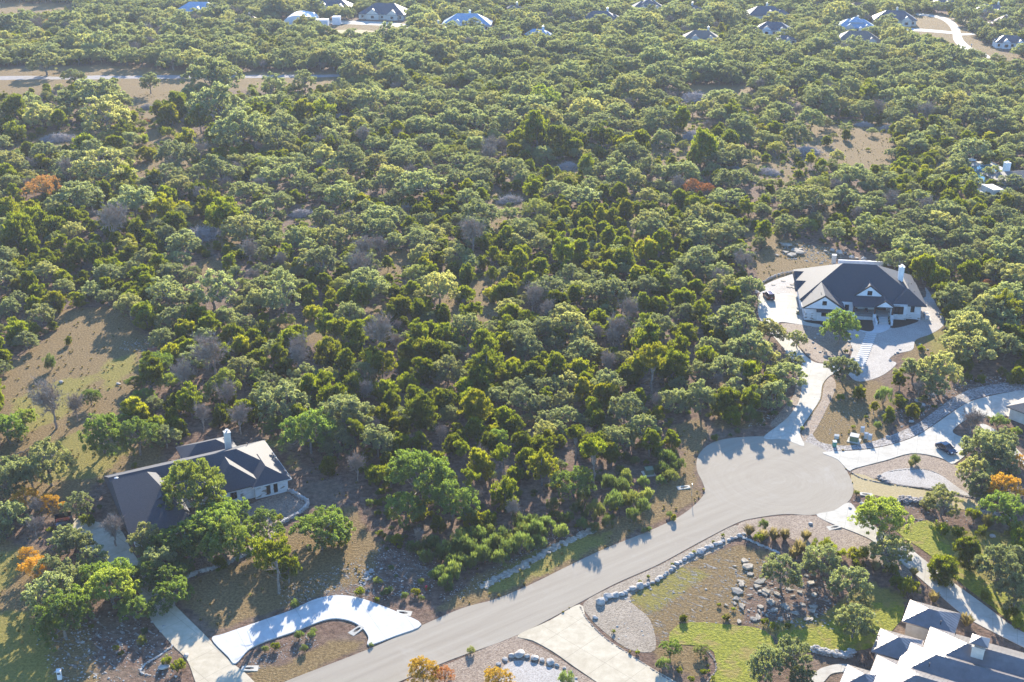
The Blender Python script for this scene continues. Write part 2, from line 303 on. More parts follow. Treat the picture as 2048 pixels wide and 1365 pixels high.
def oak_proto(i, mat, H=7.6, D=10.0, lean=0.0, leafs=0.34, dens=1.0, name='crown', open_=0.0):
    """live oak : many irregular lobes on crooked limbs, dark gaps between them"""
    R = D / 2; nl = int(rng.integers(13, 19)); ex = rng.uniform(.8, 1.1)
    def g():
        a = rng.uniform(0, 2 * math.pi); r = R * 0.80 * math.sqrt(rng.random()); t = r / (R * .8)
        top = H * (.86 - .36 * t * t); z = top - H * rng.uniform(0, .10) - (H * .22 * rng.random() if rng.random() < .35 else 0)
        return np.array([r * math.cos(a), r * math.sin(a) * ex, z])
    L = spread(nl, g, R * 0.34); lr = rng.uniform(0.19, 0.34, len(L)) * R
    C = []; CR = []
    for p, r in zip(L, lr):
        m = int(15 * (r / (0.27 * R)) ** 2 * (1 - open_ * .6))
        for d in unit(m):
            if d[2] < -0.35: d[2] *= -.8
            C.append(p + d * r * np.array([1, 1, 0.85]) * rng.uniform(0.65, 1.2)); CR.append(rng.uniform(0.26, 0.58) * R / 5)
    for _ in range(12):
        a = rng.uniform(0, 6.283); r = R * rng.uniform(0.5, 0.95); C.append(np.array([r * math.cos(a), r * math.sin(a), H * rng.uniform(.28, .6)])); CR.append(rng.uniform(.25, .5) * R / 5)
    C = np.array(C); CR = np.array(CR); C[:, 0] += lean * C[:, 2]
    V, F, t = leaves(C, CR, int(44 * dens), leafs, up=0.25)
    cr = np_mesh(name, V, F, [mat], t)
    mb = MB(); fork = np.array([rng.uniform(-.4, .4) + lean * 2, rng.uniform(-.4, .4), H * rng.uniform(.22, .32)])
    limb(mb, (0, 0, -0.3), fork, 0.30, 0.22, 0.1, 7)
    for p, r in list(zip(L, lr))[:11]:
        q = p + np.array([lean * p[2], 0, 0]); pts = limb(mb, fork, q, 0.14, 0.05, 0.16, 5, 5)
        for _ in range(2): limb(mb, pts[-2], q + unit(1)[0] * r * 0.9, 0.045, 0.015, 0.1, 3, 2)
    tm = mb_mesh(mb, 'trunk', M['bark']); return (cr, tm, D, H)
def mb_mesh(mb, name, mat):
    me = bpy.data.meshes.new(name); me.from_pydata(mb.v, [], mb.f)
    for m in (mat if isinstance(mat, list) else [mat]): me.materials.append(m)
    me.polygons.foreach_set('use_smooth', [True] * len(mb.f)); me.update(); return me
def jun_proto(i, mat, H=5.0, D=5.0, low=0.12, name='crown', tall=False, leafs=0.30, dens=1.0):
    """ashe juniper : rounded cone of upward pointing sprays"""
    R = D / 2; C = []; CR = []
    nl = int(rng.integers(6, 10)); tops = []
    for _ in range(nl):
        a = rng.uniform(0, 6.283); r = R * 0.62 * rng.random() ** 0.5; h = H * (1.0 - 0.26 * (r / (R * .62)) ** 2 - rng.uniform(0, .10)); tops.append((r * math.cos(a), r * math.sin(a), h, R * rng.uniform(.40, .60)))
    tops.append((0, 0, H * .97, R * .5))
    for (x, y, h, w) in tops:
        z0 = H * low
        m = int(20 * h / H)
        for _ in range(m):
            t = rng.random() ** 0.7; z = z0 + (h - z0) * t
            prof = w * math.sqrt(max(0.02, 1.05 - t ** 2.6)) * (0.8 + 0.2 * min(1, t / .25)); a = rng.uniform(0, 6.283)
            q = rng.uniform(.72, 1.08)
            C.append((x * (0.55 + .45 * t) + prof * math.cos(a) * q, y * (0.55 + .45 * t) + prof * math.sin(a) * q, z - .2)); CR.append(rng.uniform(.24, .42) * (R / 2.5))
    C = np.array(C); CR = np.array(CR)
    V, F, t = leaves(C, CR, int(34 * dens), leafs, up=0.8, aspect=1.5, outward=0.45)
    cr = np_mesh(name, V, F, [mat], t); mb = MB()
    limb(mb, (0, 0, -.2), (rng.uniform(-.2, .2), 0, H * .75), .16, .04, .05, 6)
    for _ in range(7):
        a = rng.uniform(0, 6.283); z = H * rng.uniform(.12, .5); limb(mb, (0, 0, z), (R * .7 * math.cos(a), R * .7 * math.sin(a), z + H * .25), .05, .015, .1, 4, 3)
    return (cr, mb_mesh(mb, 'trunk', M['bark']), D, H)
def tallj_proto(i, mat):
    """old juniper / cedar with a bare grey trunk and a flat tufted top"""
    H = 7.5; D = 6.0; R = 3.0; mb = MB(); fork = np.array([rng.uniform(-.5, .5), rng.uniform(-.3, .3), H * .45])
    limb(mb, (0, 0, -.2), fork, .22, .15, .08, 6); C = []; CR = []
    for _ in range(8):
        a = rng.uniform(0, 6.283); r = R * rng.uniform(.15, .75); p = np.array([r * math.cos(a), r * math.sin(a), H * rng.uniform(.62, .95)])
        limb(mb, fork, p, .08, .03, .15, 4)
        for _ in range(9): C.append(p + unit(1)[0] * np.array([1, 1, .45]) * R * .33); CR.append(rng.uniform(.3, .5))
    for _ in range(10):
        a = rng.uniform(0, 6.283); z = H * rng.uniform(.2, .55); limb(mb, (0, 0, z), (R * .6 * math.cos(a), R * .6 * math.sin(a), z + rng.uniform(-.5, .6)), .04, .012, .2, 3, 3)
    V, F, t = leaves(np.array(C), np.array(CR), 46, .30, up=.7, aspect=1.4)
    return (np_mesh('crown', V, F, [mat], t), mb_mesh(mb, 'trunk', M['bark']), D, H)
def bare_proto(i, H=6.5, D=7.0, n=2300, tw=0.042):
    R = D / 2; mb = MB(); tw_V = []; tips = []
    fork = np.array([rng.uniform(-.3, .3), 0, H * .25]); limb(mb, (0, 0, -.2), fork, .20, .15, .1, 6)
    for _ in range(7):
        a = rng.uniform(0, 6.283); r = R * rng.uniform(.15, .65); p = np.array([r * math.cos(a), r * math.sin(a), H * rng.uniform(.55, .8)])
        pts = limb(mb, fork, p, .10, .04, .15, 5, 5)
        for q in pts[2:]:
            for _ in range(4):
                e = q + unit(1)[0] * R * .42 * np.array([1, 1, .7]) + np.array([0, 0, H * .08]); limb(mb, q, e, .03, .012, .12, 3, 2); tips += [q, e, (q + e) / 2]
    tips = np.array(tips); b = tips[rng.integers(0, len(tips), n)]
    out = b - np.array([0, 0, H * .35]); out /= np.linalg.norm(out, axis=1, keepdims=True)
    d = out * .8 + unit(n) * .7; d /= np.linalg.norm(d, axis=1, keepdims=True); L = rng.uniform(.5, 1.2, n)[:, None] * R / 3.5
    w = np.cross(d, unit(n)); w = w / np.linalg.norm(w, axis=1, keepdims=True) * tw
    V = np.stack([b - w, b + w, b + d * L], 1).reshape(-1, 3); V[:, 2] = np.maximum(V[:, 2], .05)
    tw_me = np_mesh('twigs', V, np.arange(len(V)).reshape(-1, 3), [M['twig']])
    return (tw_me, mb_mesh(mb, 'trunk', M['twig']), D, H)
def brush_proto(i):
    """heap of cut grey branches"""
    n = 900; a = rng.uniform(0, 6.283, n); r = 4.0 * np.sqrt(rng.random(n)); c = np.stack([r * np.cos(a), r * np.sin(a) * .7, (1 - (r / 4.2) ** 2) * rng.random(n) * 1.5 + .1], 1)
    d = unit(n) * np.array([1, 1, .38]); d /= np.linalg.norm(d, axis=1, keepdims=True); L = rng.uniform(.5, 2.6, n)[:, None] * .5
    w = np.cross(d, unit(n)); w = w / np.linalg.norm(w, axis=1, keepdims=True) * rng.uniform(.015, .06, n)[:, None]
    w2 = np.cross(d, w)
    A = c - d * L; B = c + d * L
    V = np.stack([A + w, A - w * .5 + w2, A - w * .5 - w2, B + w * .4, B - w * .3 + w2 * .4, B - w * .3 - w2 * .4], 1).reshape(-1, 3); V[:, 2] = np.maximum(V[:, 2], .02)
    o = (np.arange(n) * 6)[:, None]; F = np.concatenate([o + np.array([0, 1, 4, 3]), o + np.array([1, 2, 5, 4]), o + np.array([2, 0, 3, 5])])
    return (np_mesh('brush_pile', V, F, [M['deadwood']]), None, 8.0, 1.6)
def bush_proto(i, mat, H=2.0, D=2.4, n=26, nl=46, up=1.2, leafs=.22, asp=1.6, name='foliage'):
    R = D / 2; C = []; CR = []
    for _ in range(n):
        a = rng.uniform(0, 6.283); r = R * .8 * math.sqrt(rng.random()); C.append((r * math.cos(a), r * math.sin(a), H * (.25 + .6 * rng.random() * (1 - .5 * (r / R) ** 2)))); CR.append(rng.uniform(.22, .42) * R / 1.2)
    V, F, t = leaves(np.array(C), np.array(CR), nl, leafs, up=up, aspect=asp)
    mb = MB()
    for _ in range(9):
        a = rng.uniform(0, 6.283); limb(mb, (0, 0, -.05), (R * .6 * math.cos(a), R * .6 * math.sin(a), H * .65), .03, .01, .1, 3, 2)
    return (np_mesh(name, V, F, [mat], t), mb_mesh(mb, 'stems', M['bark']), D, H)
def tuft_proto(i, mat, H=.9, D=1.1, n=150):
    a = rng.uniform(0, 6.283, n); r = rng.random(n) * .15; b = np.stack([r * np.cos(a), r * np.sin(a), np.zeros(n)], 1)
    e = b + np.stack([np.cos(a) * D * .5 * rng.random(n), np.sin(a) * D * .5 * rng.random(n), H * rng.uniform(.5, 1, n)], 1)
    m = (b + e) / 2 + np.array([0, 0, H * .15]); w = np.stack([-np.sin(a), np.cos(a), np.zeros(n)], 1) * .03
    V = np.stack([b - w, b + w, m + w, e, m - w], 1).reshape(-1, 3)
    return (np_mesh('grass_tuft', V, np.arange(n * 5).reshape(-1, 5), [mat], np.repeat(rng.random(n), 5)), None, D, H)
PR = {}
PR['o'] = [oak_proto(i, M['oak'], H=rng.uniform(6.6, 8.8), open_=(0, .15, .3)[i % 3], lean=rng.uniform(-.1, .1)) for i in range(14)]
PR['g'] = [oak_proto(i, M['green'], H=7.5, leafs=.28, dens=1.15, lean=rng.uniform(-.12, .12)) for i in range(6)]
PR['j'] = [jun_proto(i, M['jun'], H=rng.uniform(3.4, 4.9)) for i in range(12)]
PR['j'] += [jun_proto(i, M['jun'], H=rng.uniform(5.2, 6.2), low=.3) for i in range(3)]
PR['J'] = [tallj_proto(i, M['jun']) for i in range(4)]
PR['b'] = [bare_proto(i, H=rng.uniform(5.5, 8)) for i in range(5)]
PR['a'] = [oak_proto(i, M['orange'], H=7, leafs=.26, dens=.7, open_=.35) for i in range(2)]
PR['A'] = [oak_proto(i, M['gold'], H=7, leafs=.28, dens=.9, open_=.2) for i in range(2)]
PR['y'] = [oak_proto(i, M['olive'], H=6.4, leafs=.28, dens=.9, open_=.2) for i in range(3)]
PR['s'] = [bush_proto(i, M['jun'], leafs=.2) for i in range(3)]
PR['w'] = [bush_proto(i, M['shrub'], H=2.3, D=2.6, n=30, nl=40, up=1.8, leafs=.2, asp=2.0) for i in range(4)]
PR['t'] = [tuft_proto(i, M['grassy']) for i in range(2)]
PR['p'] = [brush_proto(i) for i in range(3)]
PR['c'] = PR['g']
KIND = {  # code: (name, category, crown centre height / width, description, part names)
 'o': ('live_oak', 'tree', .44, 'grey-green live oak', ('crown', 'trunk')),
 'g': ('live_oak', 'tree', .46, 'deep green live oak', ('crown', 'trunk')),
 'j': ('juniper', 'tree', .50, 'rounded bright green juniper', ('crown', 'trunk')),
 'J': ('juniper', 'tree', .90, 'tall bare-trunked juniper', ('crown', 'trunk')),
 'b': ('bare_tree', 'tree', .55, 'leafless grey tree', ('twigs', 'trunk')),
 'a': ('autumn_oak', 'tree', .44, 'rust-orange autumn tree', ('crown', 'trunk')),
 'A': ('autumn_oak', 'tree', .44, 'golden autumn tree', ('crown', 'trunk')),
 'y': ('live_oak', 'tree', .42, 'yellow-green oak', ('crown', 'trunk')),
 's': ('juniper_shrub', 'shrub', .40, 'small green shrub', ('foliage', 'stems')),
 'w': ('feathery_shrub', 'shrub', .42, 'feathery yellow-green shrub', ('foliage', 'stems')),
 't': ('grass_clump', 'plant', .35, 'tan ornamental grass clump', ('grass_clump', None)),
 'p': ('brush_pile', 'brush', .08, 'grey pile of cut branches', ('brush_pile', None)),
}
TREES = []   # (code, x, y, z, width)
def px_tree(code, x, y, w):
    D = 6.0
    for _ in range(3):
        p = G(x, y, KIND[code][2] * D); D = w / pxm(p) * ({'o': 1.22, 'g': 1.28, 'y': 1.1, 'j': 1.2, 'J': 1.2, 'A': 1.35, 'a': 1.3}.get(code, 1.0) if y > 850 else {'o': 1.24, 'y': 1.15, 'j': 1.32 if y > 560 else 1.12, 'J': 1.3, 'b': 1.15, 'a': 1.1}.get(code, 1.0))
    TREES.append([code, p.x, p.y, D])
# ---------------- where the trees stand, read off the photograph tile by tile ----------------
TILES = '''
T 0 180 4.096
j130,160,250 j60,250,200 o330,190,260 o560,120,200 o850,170,380 o780,-20,420 j760,280,200 j110,320,200 s340,330,100 s260,380,70 p480,390,280 y690,370,130 y890,350,180
j700,440,260 j930,430,180 o360,490,200 j230,480,160 j340,570,190 o870,570,440 j1020,690,200 o1430,500,290 b1640,510,160 j1200,480,190 s1330,330,90 s1320,260,90 s1245,295,60 s1150,330,90
j1010,340,140 j1080,210,130 s1160,400,110 s1380,340,120 j1520,400,200 j1290,150,120 j1400,180,200 j1440,100,240 s1430,240,90 o1780,70,440 y1680,140,130 j1640,260,180 p1530,240,120 p1700,215,150
o1950,300,380 j1750,400,150 a340,760,300 a450,690,120 b570,670,190 o470,590,150 b240,610,130 j50,650,230 o640,850,310 j830,830,180 o1100,880,320 o1470,780,200 o1350,660,240 j1260,710,150 j1350,850,200
j80,980,280 j260,1010,300 j120,1130,330 j430,1100,240 b900,1060,330 j1130,1120,190 j1340,990,190 j1440,1080,240 j1500,950,180 p1640,1180,380 o1800,620,320 o2000,800,280 j600,1050,180 j1800,1000,280 j1900,1050,230
o-10,420,180 p40,540,150 o500,200,180 j480,260,150 j1820,210,120 a1200,250,60 y1160,260,90 o1640,680,160 j1620,830,170 j1720,930,220 b1000,60,90 p1210,140,140 o990,80,160
T 500 180 4.096
o60,80,220 o230,60,210 y560,60,150 y380,40,90 j440,130,200 j600,150,220 j740,160,110 s570,200,70 j300,160,110 j50,170,150 p720,230,200 o850,130,130 j870,190,120 o1000,30,280 o820,30,220
o80,290,230 o270,250,230 o230,390,240 o590,270,200 o720,340,220 b560,430,120 b80,460,100 o120,570,230 o350,570,270 j660,440,160 b930,380,180 o960,200,220 o1170,210,200 o1080,300,180 o1380,240,230 o1340,120,200 b1220,360,110
o1700,130,280 o1850,230,230 o1650,220,240 o1950,100,200 j1550,150,120 o1450,390,220 o1250,450,180 o1610,340,160 y1480,540,120 y1720,500,160 y1590,640,80 b1930,520,180 o1840,440,160 o1950,620,200 o1960,60,180 o820,550,230 o1000,560,230
o1180,500,180 o700,600,180 o900,640,160 j600,660,180 s530,700,60 o330,680,200 o150,700,220 o60,800,200 o220,900,210 o100,960,230 j380,850,150 j400,1130,150 p420,1010,220 p520,1140,140 o740,850,240 o600,820,180 o900,790,180 o1080,760,180
o1280,720,230 o1500,740,220 o1700,700,220 o1880,700,210 y940,740,60 o1250,600,160 o1400,560,150 o1700,560,160 j1300,900,160 o1130,880,150 j900,900,160 o600,1030,190 o830,1070,240 o1000,1020,160 o1160,1010,190 b1290,970,120 j1400,990,170 j1500,900,180 j1650,850,150
j1570,1080,130 o1590,1000,110 o1880,1000,300 b1780,1020,230 o1050,1130,230 o1350,1160,180 o1500,1150,160 o700,1180,230 j1780,800,140 j1900,870,130 o150,1160,170 o380,1200,200 j1320,1110,160 o40,330,200
T 1000 180 4.096
o100,100,220 g350,60,300 o180,180,220 o400,180,200 o560,120,180 o600,230,180 o800,230,260 o950,140,200 o1040,270,220 o1220,190,180 o780,60,200 o1120,60,200 j300,350,260 j150,380,190 j480,400,230 j640,380,200 j850,400,190 j250,280,240 o700,300,180
j600,460,170 j820,480,140 j1150,400,190 j1040,460,170 j960,440,120 s1210,460,60 j710,20,120 o1300,20,130 p1600,60,300 o1780,40,150 j1400,140,170 s1290,110,120 j1480,240,190 s1500,300,70 s1660,140,100 o1800,180,170 b1700,290,110 j1540,190,70 p1600,370,250
o1340,390,150 y1500,440,100 j1650,460,300 s1700,540,90 j1580,540,120 s1450,390,90 o1980,110,160 j1900,190,170 j1870,380,220 j1950,300,120 o1990,380,160 o1960,530,190 y1830,560,130 y320,580,110 y400,520,110 o640,510,90 j210,540,130 j120,480,150 s470,520,60
j250,640,130 j390,690,120 p560,620,220 y920,550,120 j720,610,180 o850,660,150 s1130,520,50 o1000,670,240 o1230,640,180 o1350,660,200 o1500,640,230 o90,620,250 o190,720,150 j310,750,130 j260,820,170 o470,780,240 o650,830,280 o780,850,160 o1100,740,200
o900,800,190 j970,850,180 j850,860,130 a1600,780,190 a1700,800,120 a1740,950,70 o1860,850,260 j1480,870,180 j1750,1000,170 j1880,1030,130 j1420,960,90 p950,980,150 j1020,980,160 j1130,950,150 j1240,970,130 p80,900,230 y300,960,230 y340,1070,170 o200,1140,200
o60,1000,170 j460,1030,150 j700,1060,170 j830,1010,110 j850,1100,150 o1240,1070,260 o1650,1010,230 o1600,1130,220 o1880,1130,230 j650,1190,180 j1000,1160,130 j410,1170,120 j900,1180,170 j980,1080,120 j520,950,150 o1980,700,120 j1900,720,120 s1680,690,80
o1750,640,120 j1780,720,120 p1920,640,110 o1420,1190,160
T 1500 180 2.4545
o60,60,90 o140,80,110 o180,110,90 y280,100,70 o300,140,110 o220,170,90 j120,170,90 j60,190,70 o390,110,60 o370,150,70 o150,20,120 j340,30,90 j590,130,60 y500,60,70 y540,90,60 j640,130,60 j580,30,80 o690,80,80 b860,110,100 o740,90,60 j830,170,70
j470,220,50 o470,180,55 o600,200,45 p700,190,130 p560,170,90 s580,290,24 o230,220,110 y130,270,100 j380,240,60 y410,220,40 j170,220,60 o20,220,70 y20,310,60 j80,330,50 p270,300,160 o430,320,70 j350,360,70 y470,370,50 y530,380,60 y345,440,110 p90,400,130
j150,460,40 j240,400,60 o40,260,60 j250,370,50 o700,300,60 o760,260,80 o900,220,90 o1000,210,90 o830,220,60 o1150,70,160 o1050,100,110 o950,90,80 o1250,170,120 o1180,200,90 o1100,280,160 o1030,340,100 o1250,240,100 j1270,350,80 o1330,350,60 o840,350,70 o920,300,80
o570,430,90 o600,470,110 o700,430,60 o460,500,120 o510,540,100 b690,530,110 o380,530,100 o620,530,80 o800,480,80 j760,440,80 j850,430,80 j920,480,90 j1000,470,90 j1070,510,90 j970,540,80 o180,530,90 y160,500,50 j130,610,60 j200,630,40 o60,570,80
o800,560,90 o870,610,110 o930,570,80 o1010,600,100 o1090,570,80 o1160,620,100 o1230,560,70 o1270,520,80 o430,690,110 o690,650,90 o660,700,90 o760,690,110 o870,700,110 o960,680,90 y1080,660,60 o1130,700,100 o1240,690,110 o1300,640,100 j70,690,100 j30,650,60
y1050,550,50 o960,430,50 y890,400,70 j1180,470,60 o1320,180,90 j1000,30,90 o900,30,110 o1270,60,100 o1180,30,80 j800,80,60
T 500 440 2.69
j240,40,110 j130,165,70 o130,90,80 o60,130,90 o240,120,110 o310,200,110 o430,60,120 o560,60,100 b620,140,160 o540,210,100 o400,210,100 o690,60,90 b600,260,150 b700,140,110 o780,110,100 o940,110,170 o860,80,90 o920,190,120 b1200,80,180 a1130,130,60 o1060,50,70
o70,170,100 b170,220,90 o60,260,100 o50,340,110 o160,340,150 o250,280,90 o120,420,130 o40,430,110 y70,320,90 j330,380,100 j340,480,95 j500,420,90 j600,430,110 j440,410,70 j400,330,80 j550,370,80 j700,330,90 j800,440,120 j870,370,90 b860,330,170 j900,480,110 j1040,500,100
j940,430,100 j1090,250,100 j970,270,90 j1170,290,110 j1150,370,110 j1300,300,80 j1310,370,110 j1190,500,100 j1180,550,70 j1230,560,70 j1240,210,100 j1310,200,90 g190,530,110 y140,540,80 j240,590,120 j400,580,130 j500,610,100 j650,550,110 b700,640,220 b790,650,100 j980,570,120
j1050,610,130 j900,640,110 j1110,640,100 b800,570,60 j600,590,80 j50,650,110 b270,720,140 j420,700,150 j40,740,100 j550,690,100 j650,740,110 j850,700,110 j1000,720,140 j1260,670,140 o1320,560,70 J740,210,60 j1290,720,110 b1150,440,40 j760,500,80 o30,50,80 j480,690,90 g80,700,80
T 1000 440 2.69
o90,30,110 o150,80,130 j270,70,80 j30,30,70 j120,160,130 j100,230,120 j210,260,120 j60,340,100 j30,370,110 j20,180,90 j430,90,110 j330,190,150 j430,160,120 j290,110,90 j220,190,90 j560,80,110 j540,150,80 j480,60,90 o830,40,170 j680,210,150 j790,160,130 j750,70,80 j870,130,120 j660,60,70
j920,180,80 j600,250,90 j770,290,100 j830,250,90 o1060,80,120 o1080,180,170 o1180,260,130 o1000,240,140 o1200,80,150 o1280,180,130 o940,280,120 j1060,350,90 o310,340,110 o430,370,130 o600,370,180 o520,320,110 o660,430,110 j850,430,120 o790,360,130 j980,400,130 j880,380,80 b175,430,130
j60,490,120 j140,530,110 j300,450,120 j390,490,100 j40,570,100 o380,570,170 o240,600,140 o130,660,140 o450,630,120 j650,540,130 j530,500,110 j760,460,90 o830,560,180 o440,700,150 j770,670,160 b610,640,110 j610,700,90 j1080,480,110 j1010,580,130 j1140,530,130 o1130,680,120 o1270,690,140
o1230,510,110 o1310,480,110 j1250,380,110 s1210,420,40 j1300,340,80 j80,770,110 j300,770,110 b590,770,90 j740,780,130 j880,760,130 o1280,620,80 j960,690,120 b890,690,70 j520,580,90 j1180,600,100 o1310,420,90
T 500 650 4.096
j80,130,190 g60,260,190 g80,420,200 j330,90,200 b400,280,230 j560,260,170 j700,220,220 b1050,120,280 j830,180,180 j590,460,210 j290,330,170 o310,520,220 j870,450,230 b930,560,160 j1080,330,210 j1280,430,180 j1250,300,150 j1600,200,280 j1400,180,220 j1650,60,190 g500,650,180 o660,740,230 j650,590,150
o120,620,220 g180,800,230 j390,760,190 j900,720,170 j1080,760,210 j1180,650,160 j1400,730,280 j1350,570,180 j1540,560,180 j1750,480,230 j1900,430,240 j1980,330,180 j1810,600,230 j1600,640,180 j1850,720,230 j1980,700,160 o720,960,270 j500,900,160 J860,900,160 j680,870,180 b1000,850,200
j1230,960,180 b1320,960,110 j1400,980,170 b1550,900,150 j1530,1100,190 j1850,870,190 j1700,850,150 j1950,950,190 j640,1120,180 j900,1140,120 b880,1170,230 j960,1090,90 g1390,1240,440 o1250,1180,170 J1750,1060,150 b1880,1100,240 J1790,1290,170 o1420,540,120 j1120,1080,160 j1990,560,140 j2000,850,160 j1150,1250,170
j780,1020,160 j1640,1250,110 j60,560,110
T 950 650 4.096
j120,160,190 j250,130,160 o430,200,210 o580,60,250 o630,160,180 o880,90,200 o900,30,180 b1010,90,120 j1130,150,200 j1360,150,260 g1120,210,150 o860,230,210 j100,380,230 j290,340,200 j230,420,150 j650,340,180 o760,440,190 j910,440,150 b1080,330,160 j1230,400,190 J1450,330,240 j1620,330,230 o1080,510,230
b1420,520,140 j400,330,130 o330,500,200 o470,470,180 o600,510,180 o180,600,170 o400,620,230 o540,640,190 o740,620,180 o760,730,200 o600,760,190 j590,600,110 j250,740,180 j120,850,200 j330,800,180 g180,920,170 o430,760,120 o540,880,190 o680,850,150 j880,900,130 J830,950,170 b920,960,160 o1270,700,270 o1120,800,130
y1080,860,190 o1160,950,230 o1380,860,240 j1430,980,190 J240,1070,180 j540,1000,200 j430,1110,190 j550,1200,230 J980,1110,230 j1120,1050,190 o680,1150,110 j330,1200,170 w1580,1100,150 w1530,1180,150 w1600,1230,150 w1680,1150,110 w1310,1110,90 w1240,1240,120 w1190,1200,110 w1380,1300,120 w1200,1330,150
j950,680,170 j1000,770,140 o920,790,110 j1480,750,120 j700,950,110 j1350,600,130 b1480,650,120 j120,1000,150 j920,1200,130 w1620,1050,110 w1100,1300,140 j780,570,90 b200,1250,150 j1560,540,90 b1980,470,110 j1900,250,190 o1920,160,180 o2000,230,140
T 600 880 4.096
J1360,340,200 b1440,480,150 j1420,620,180 g170,690,410 j1130,680,150 w1060,860,170 w1200,900,180 w1380,900,190 w1290,970,170 w1320,770,140 w1480,770,170 w1560,860,190 w1650,800,180 w1700,900,200 w1640,980,170 w1820,760,180 w1800,860,200 w1930,740,180 w1960,830,150 b1740,600,180 w1150,1090,160 w1250,1090,180 b960,790,130
w1400,1000,160 w1500,950,160 j1540,640,150 w1900,650,140 w2000,680,140 w1780,680,150 j800,800,110 w920,880,120 b560,600,110
T 900 800 2.4167
w470,600,90 w560,570,90 w640,600,80 w700,540,110 w790,500,110 w860,480,110 w930,520,90 w880,560,80 w760,590,70 w950,460,80 w540,640,90 w430,640,90 w340,640,100 w300,690,90 w230,700,90 w180,640,90 w110,650,90 w60,720,110 w120,740,80 w620,520,80 w650,460,80 w1040,280,80 w1000,260,70 w1080,330,60 w1020,390,60 w210,760,80 j1080,570,30
w60,790,90 w390,700,80 w500,510,80 w700,620,60 s790,520,50 g1065,1190,90 y1215,1200,80 w1030,1280,80 s1110,1310,36 s1225,1315,34 s1245,1285,18 s1250,1310,18 s1240,1250,18 s1270,1345,26 A230,1340,120 A0,1340,20 j1130,1050,40 t870,1220,18 t1340,1050,40
s960,855,20 s1075,795,20 s1180,738,20 s1275,690,20 s1320,655,22 s920,880,20 s790,1120,22 s905,1220,26 s1165,1350,40 w560,1350,90 s1300,990,24 s1370,1010,24
T 1448 950 3.288
t165,370,80 t330,400,90 t400,400,80 t540,400,80 t500,480,110 t460,520,80 t1330,215,60 t1600,960,100 t1380,810,80 t1000,600,80 t260,400,80 s230,410,80 w260,330,80 s640,470,130 s700,490,100 s850,530,110 s940,520,110 s760,510,90 s890,590,90 s1220,750,150 s1150,700,120 s1550,380,110 s1430,360,110 s1640,250,110 s1690,370,80
g1030,260,320 o1100,500,230 o380,640,240 o650,550,240 o830,720,260 o860,960,250 o900,840,130 o1440,180,200 o1450,300,250 j1450,590,220 g1860,200,250 A1850,80,190 j1620,510,200 o1800,650,270 o1920,780,230 o1930,560,220 o460,1190,230 o280,1250,230 o520,1320,160 s1040,880,180 s980,1080,70 t1000,1190,60 o1690,60,190
s1950,430,180 s1900,360,120 s1100,620,110 o1960,350,110 s1720,800,80 s270,970,60 s330,1000,60 s420,990,50 s10,940,50 t1250,640,60 s1590,1150,30 t1740,310,100 s1880,900,130 s1950,980,110 o1340,170,90
T 1448 600 3.413
o60,120,280 o140,240,210 o310,190,190 j110,60,150 o190,330,240 o40,450,230 j180,480,190 o230,600,180 o430,520,220 o470,420,130 o400,450,140 o500,260,120 j200,540,210 w170,790,120 j250,610,150 g790,190,270 o810,460,200 o1300,470,210 o1460,490,260 o1420,590,180 w1090,660,140 j925,630,80 s795,670,60 j1205,560,100 j1200,680,90 j1025,740,60
j1125,790,90 j1290,750,90 s885,870,36 o1700,300,310 o1640,160,200 o1780,110,220 o1900,160,200 b1330,620,110 w1870,830,110 o1800,1020,290 o1900,950,190 o1880,1130,220 o1720,1180,210 A1940,1290,190 A2030,1090,100 w1310,1090,80 t1280,1120,50 b1700,820,170 j2000,500,120 j1960,240,150 o2030,60,160 j2030,420,90 s1660,530,80 s1750,540,80 s1900,500,70
j20,680,190 o80,610,170 j60,760,140 b100,560,130 o1480,1290,110 w2000,900,80 s830,350,40 s970,800,30 j1640,430,110 w1050,860,60 o280,400,180 j320,600,130 s1420,370,30 s1350,330,60 o1580,260,150 j20,330,180
T 1760 380 2.24
o60,130,110 o160,120,130 b40,30,110 o250,120,130 o300,80,110 j350,60,110 o420,150,90 j480,130,110 o540,110,110 o240,200,130 o360,220,110 o130,200,120 o40,200,110 o70,310,100 o200,310,130 o300,310,130 o380,300,120 o460,260,110 o550,280,130 o620,290,120 j150,320,90 j300,450,120 j200,350,120 j110,290,90 a485,420,75 o610,400,120 o570,490,150 o480,540,140
o420,620,200 o440,700,190 j370,510,60 o620,470,100 j560,60,90 o620,150,110 o600,200,110 j260,390,110 j400,370,110 o520,360,120 o380,160,110 o300,160,110 j550,560,120 o560,640,130 j620,690,80 o20,300,70
T 0 700 4.096
o20,140,130 g60,640,250 g200,560,230 b430,460,330 b620,480,190 g740,380,180 g840,690,300 g1000,570,230 g1130,720,280 g1180,600,110 g760,780,150 g1280,120,290 g1390,240,230 b1520,250,230 g1180,370,220 b1750,60,340 g1870,260,280 b1850,400,200 A1920,480,90 A1500,480,110 b1660,570,180 o400,950,350 o250,1010,270 o80,940,220 o60,1060,300
A200,1200,190 A400,1250,170 b320,1290,190 o630,1260,230 o80,1300,170 o-20,600,160 y1540,210,110 b1960,560,230 g1750,340,220 s1100,950,50 o330,800,130 j20,30,150 w420,110,130 g1100,250,170 j560,-80,60
T 0 1000 3.74
b850,220,270 o60,120,250 o100,60,180 b260,190,170 A260,480,180 A200,400,110 o500,280,250 o600,340,190 o700,420,200 o380,520,240 o500,600,240 g470,880,340 g560,740,240 g830,650,320 g700,560,230 g1000,800,210 g880,560,260 o1100,340,230 o1180,470,250 g1250,560,250 g1290,680,230 g1080,560,230 g1220,780,170 o1060,240,130
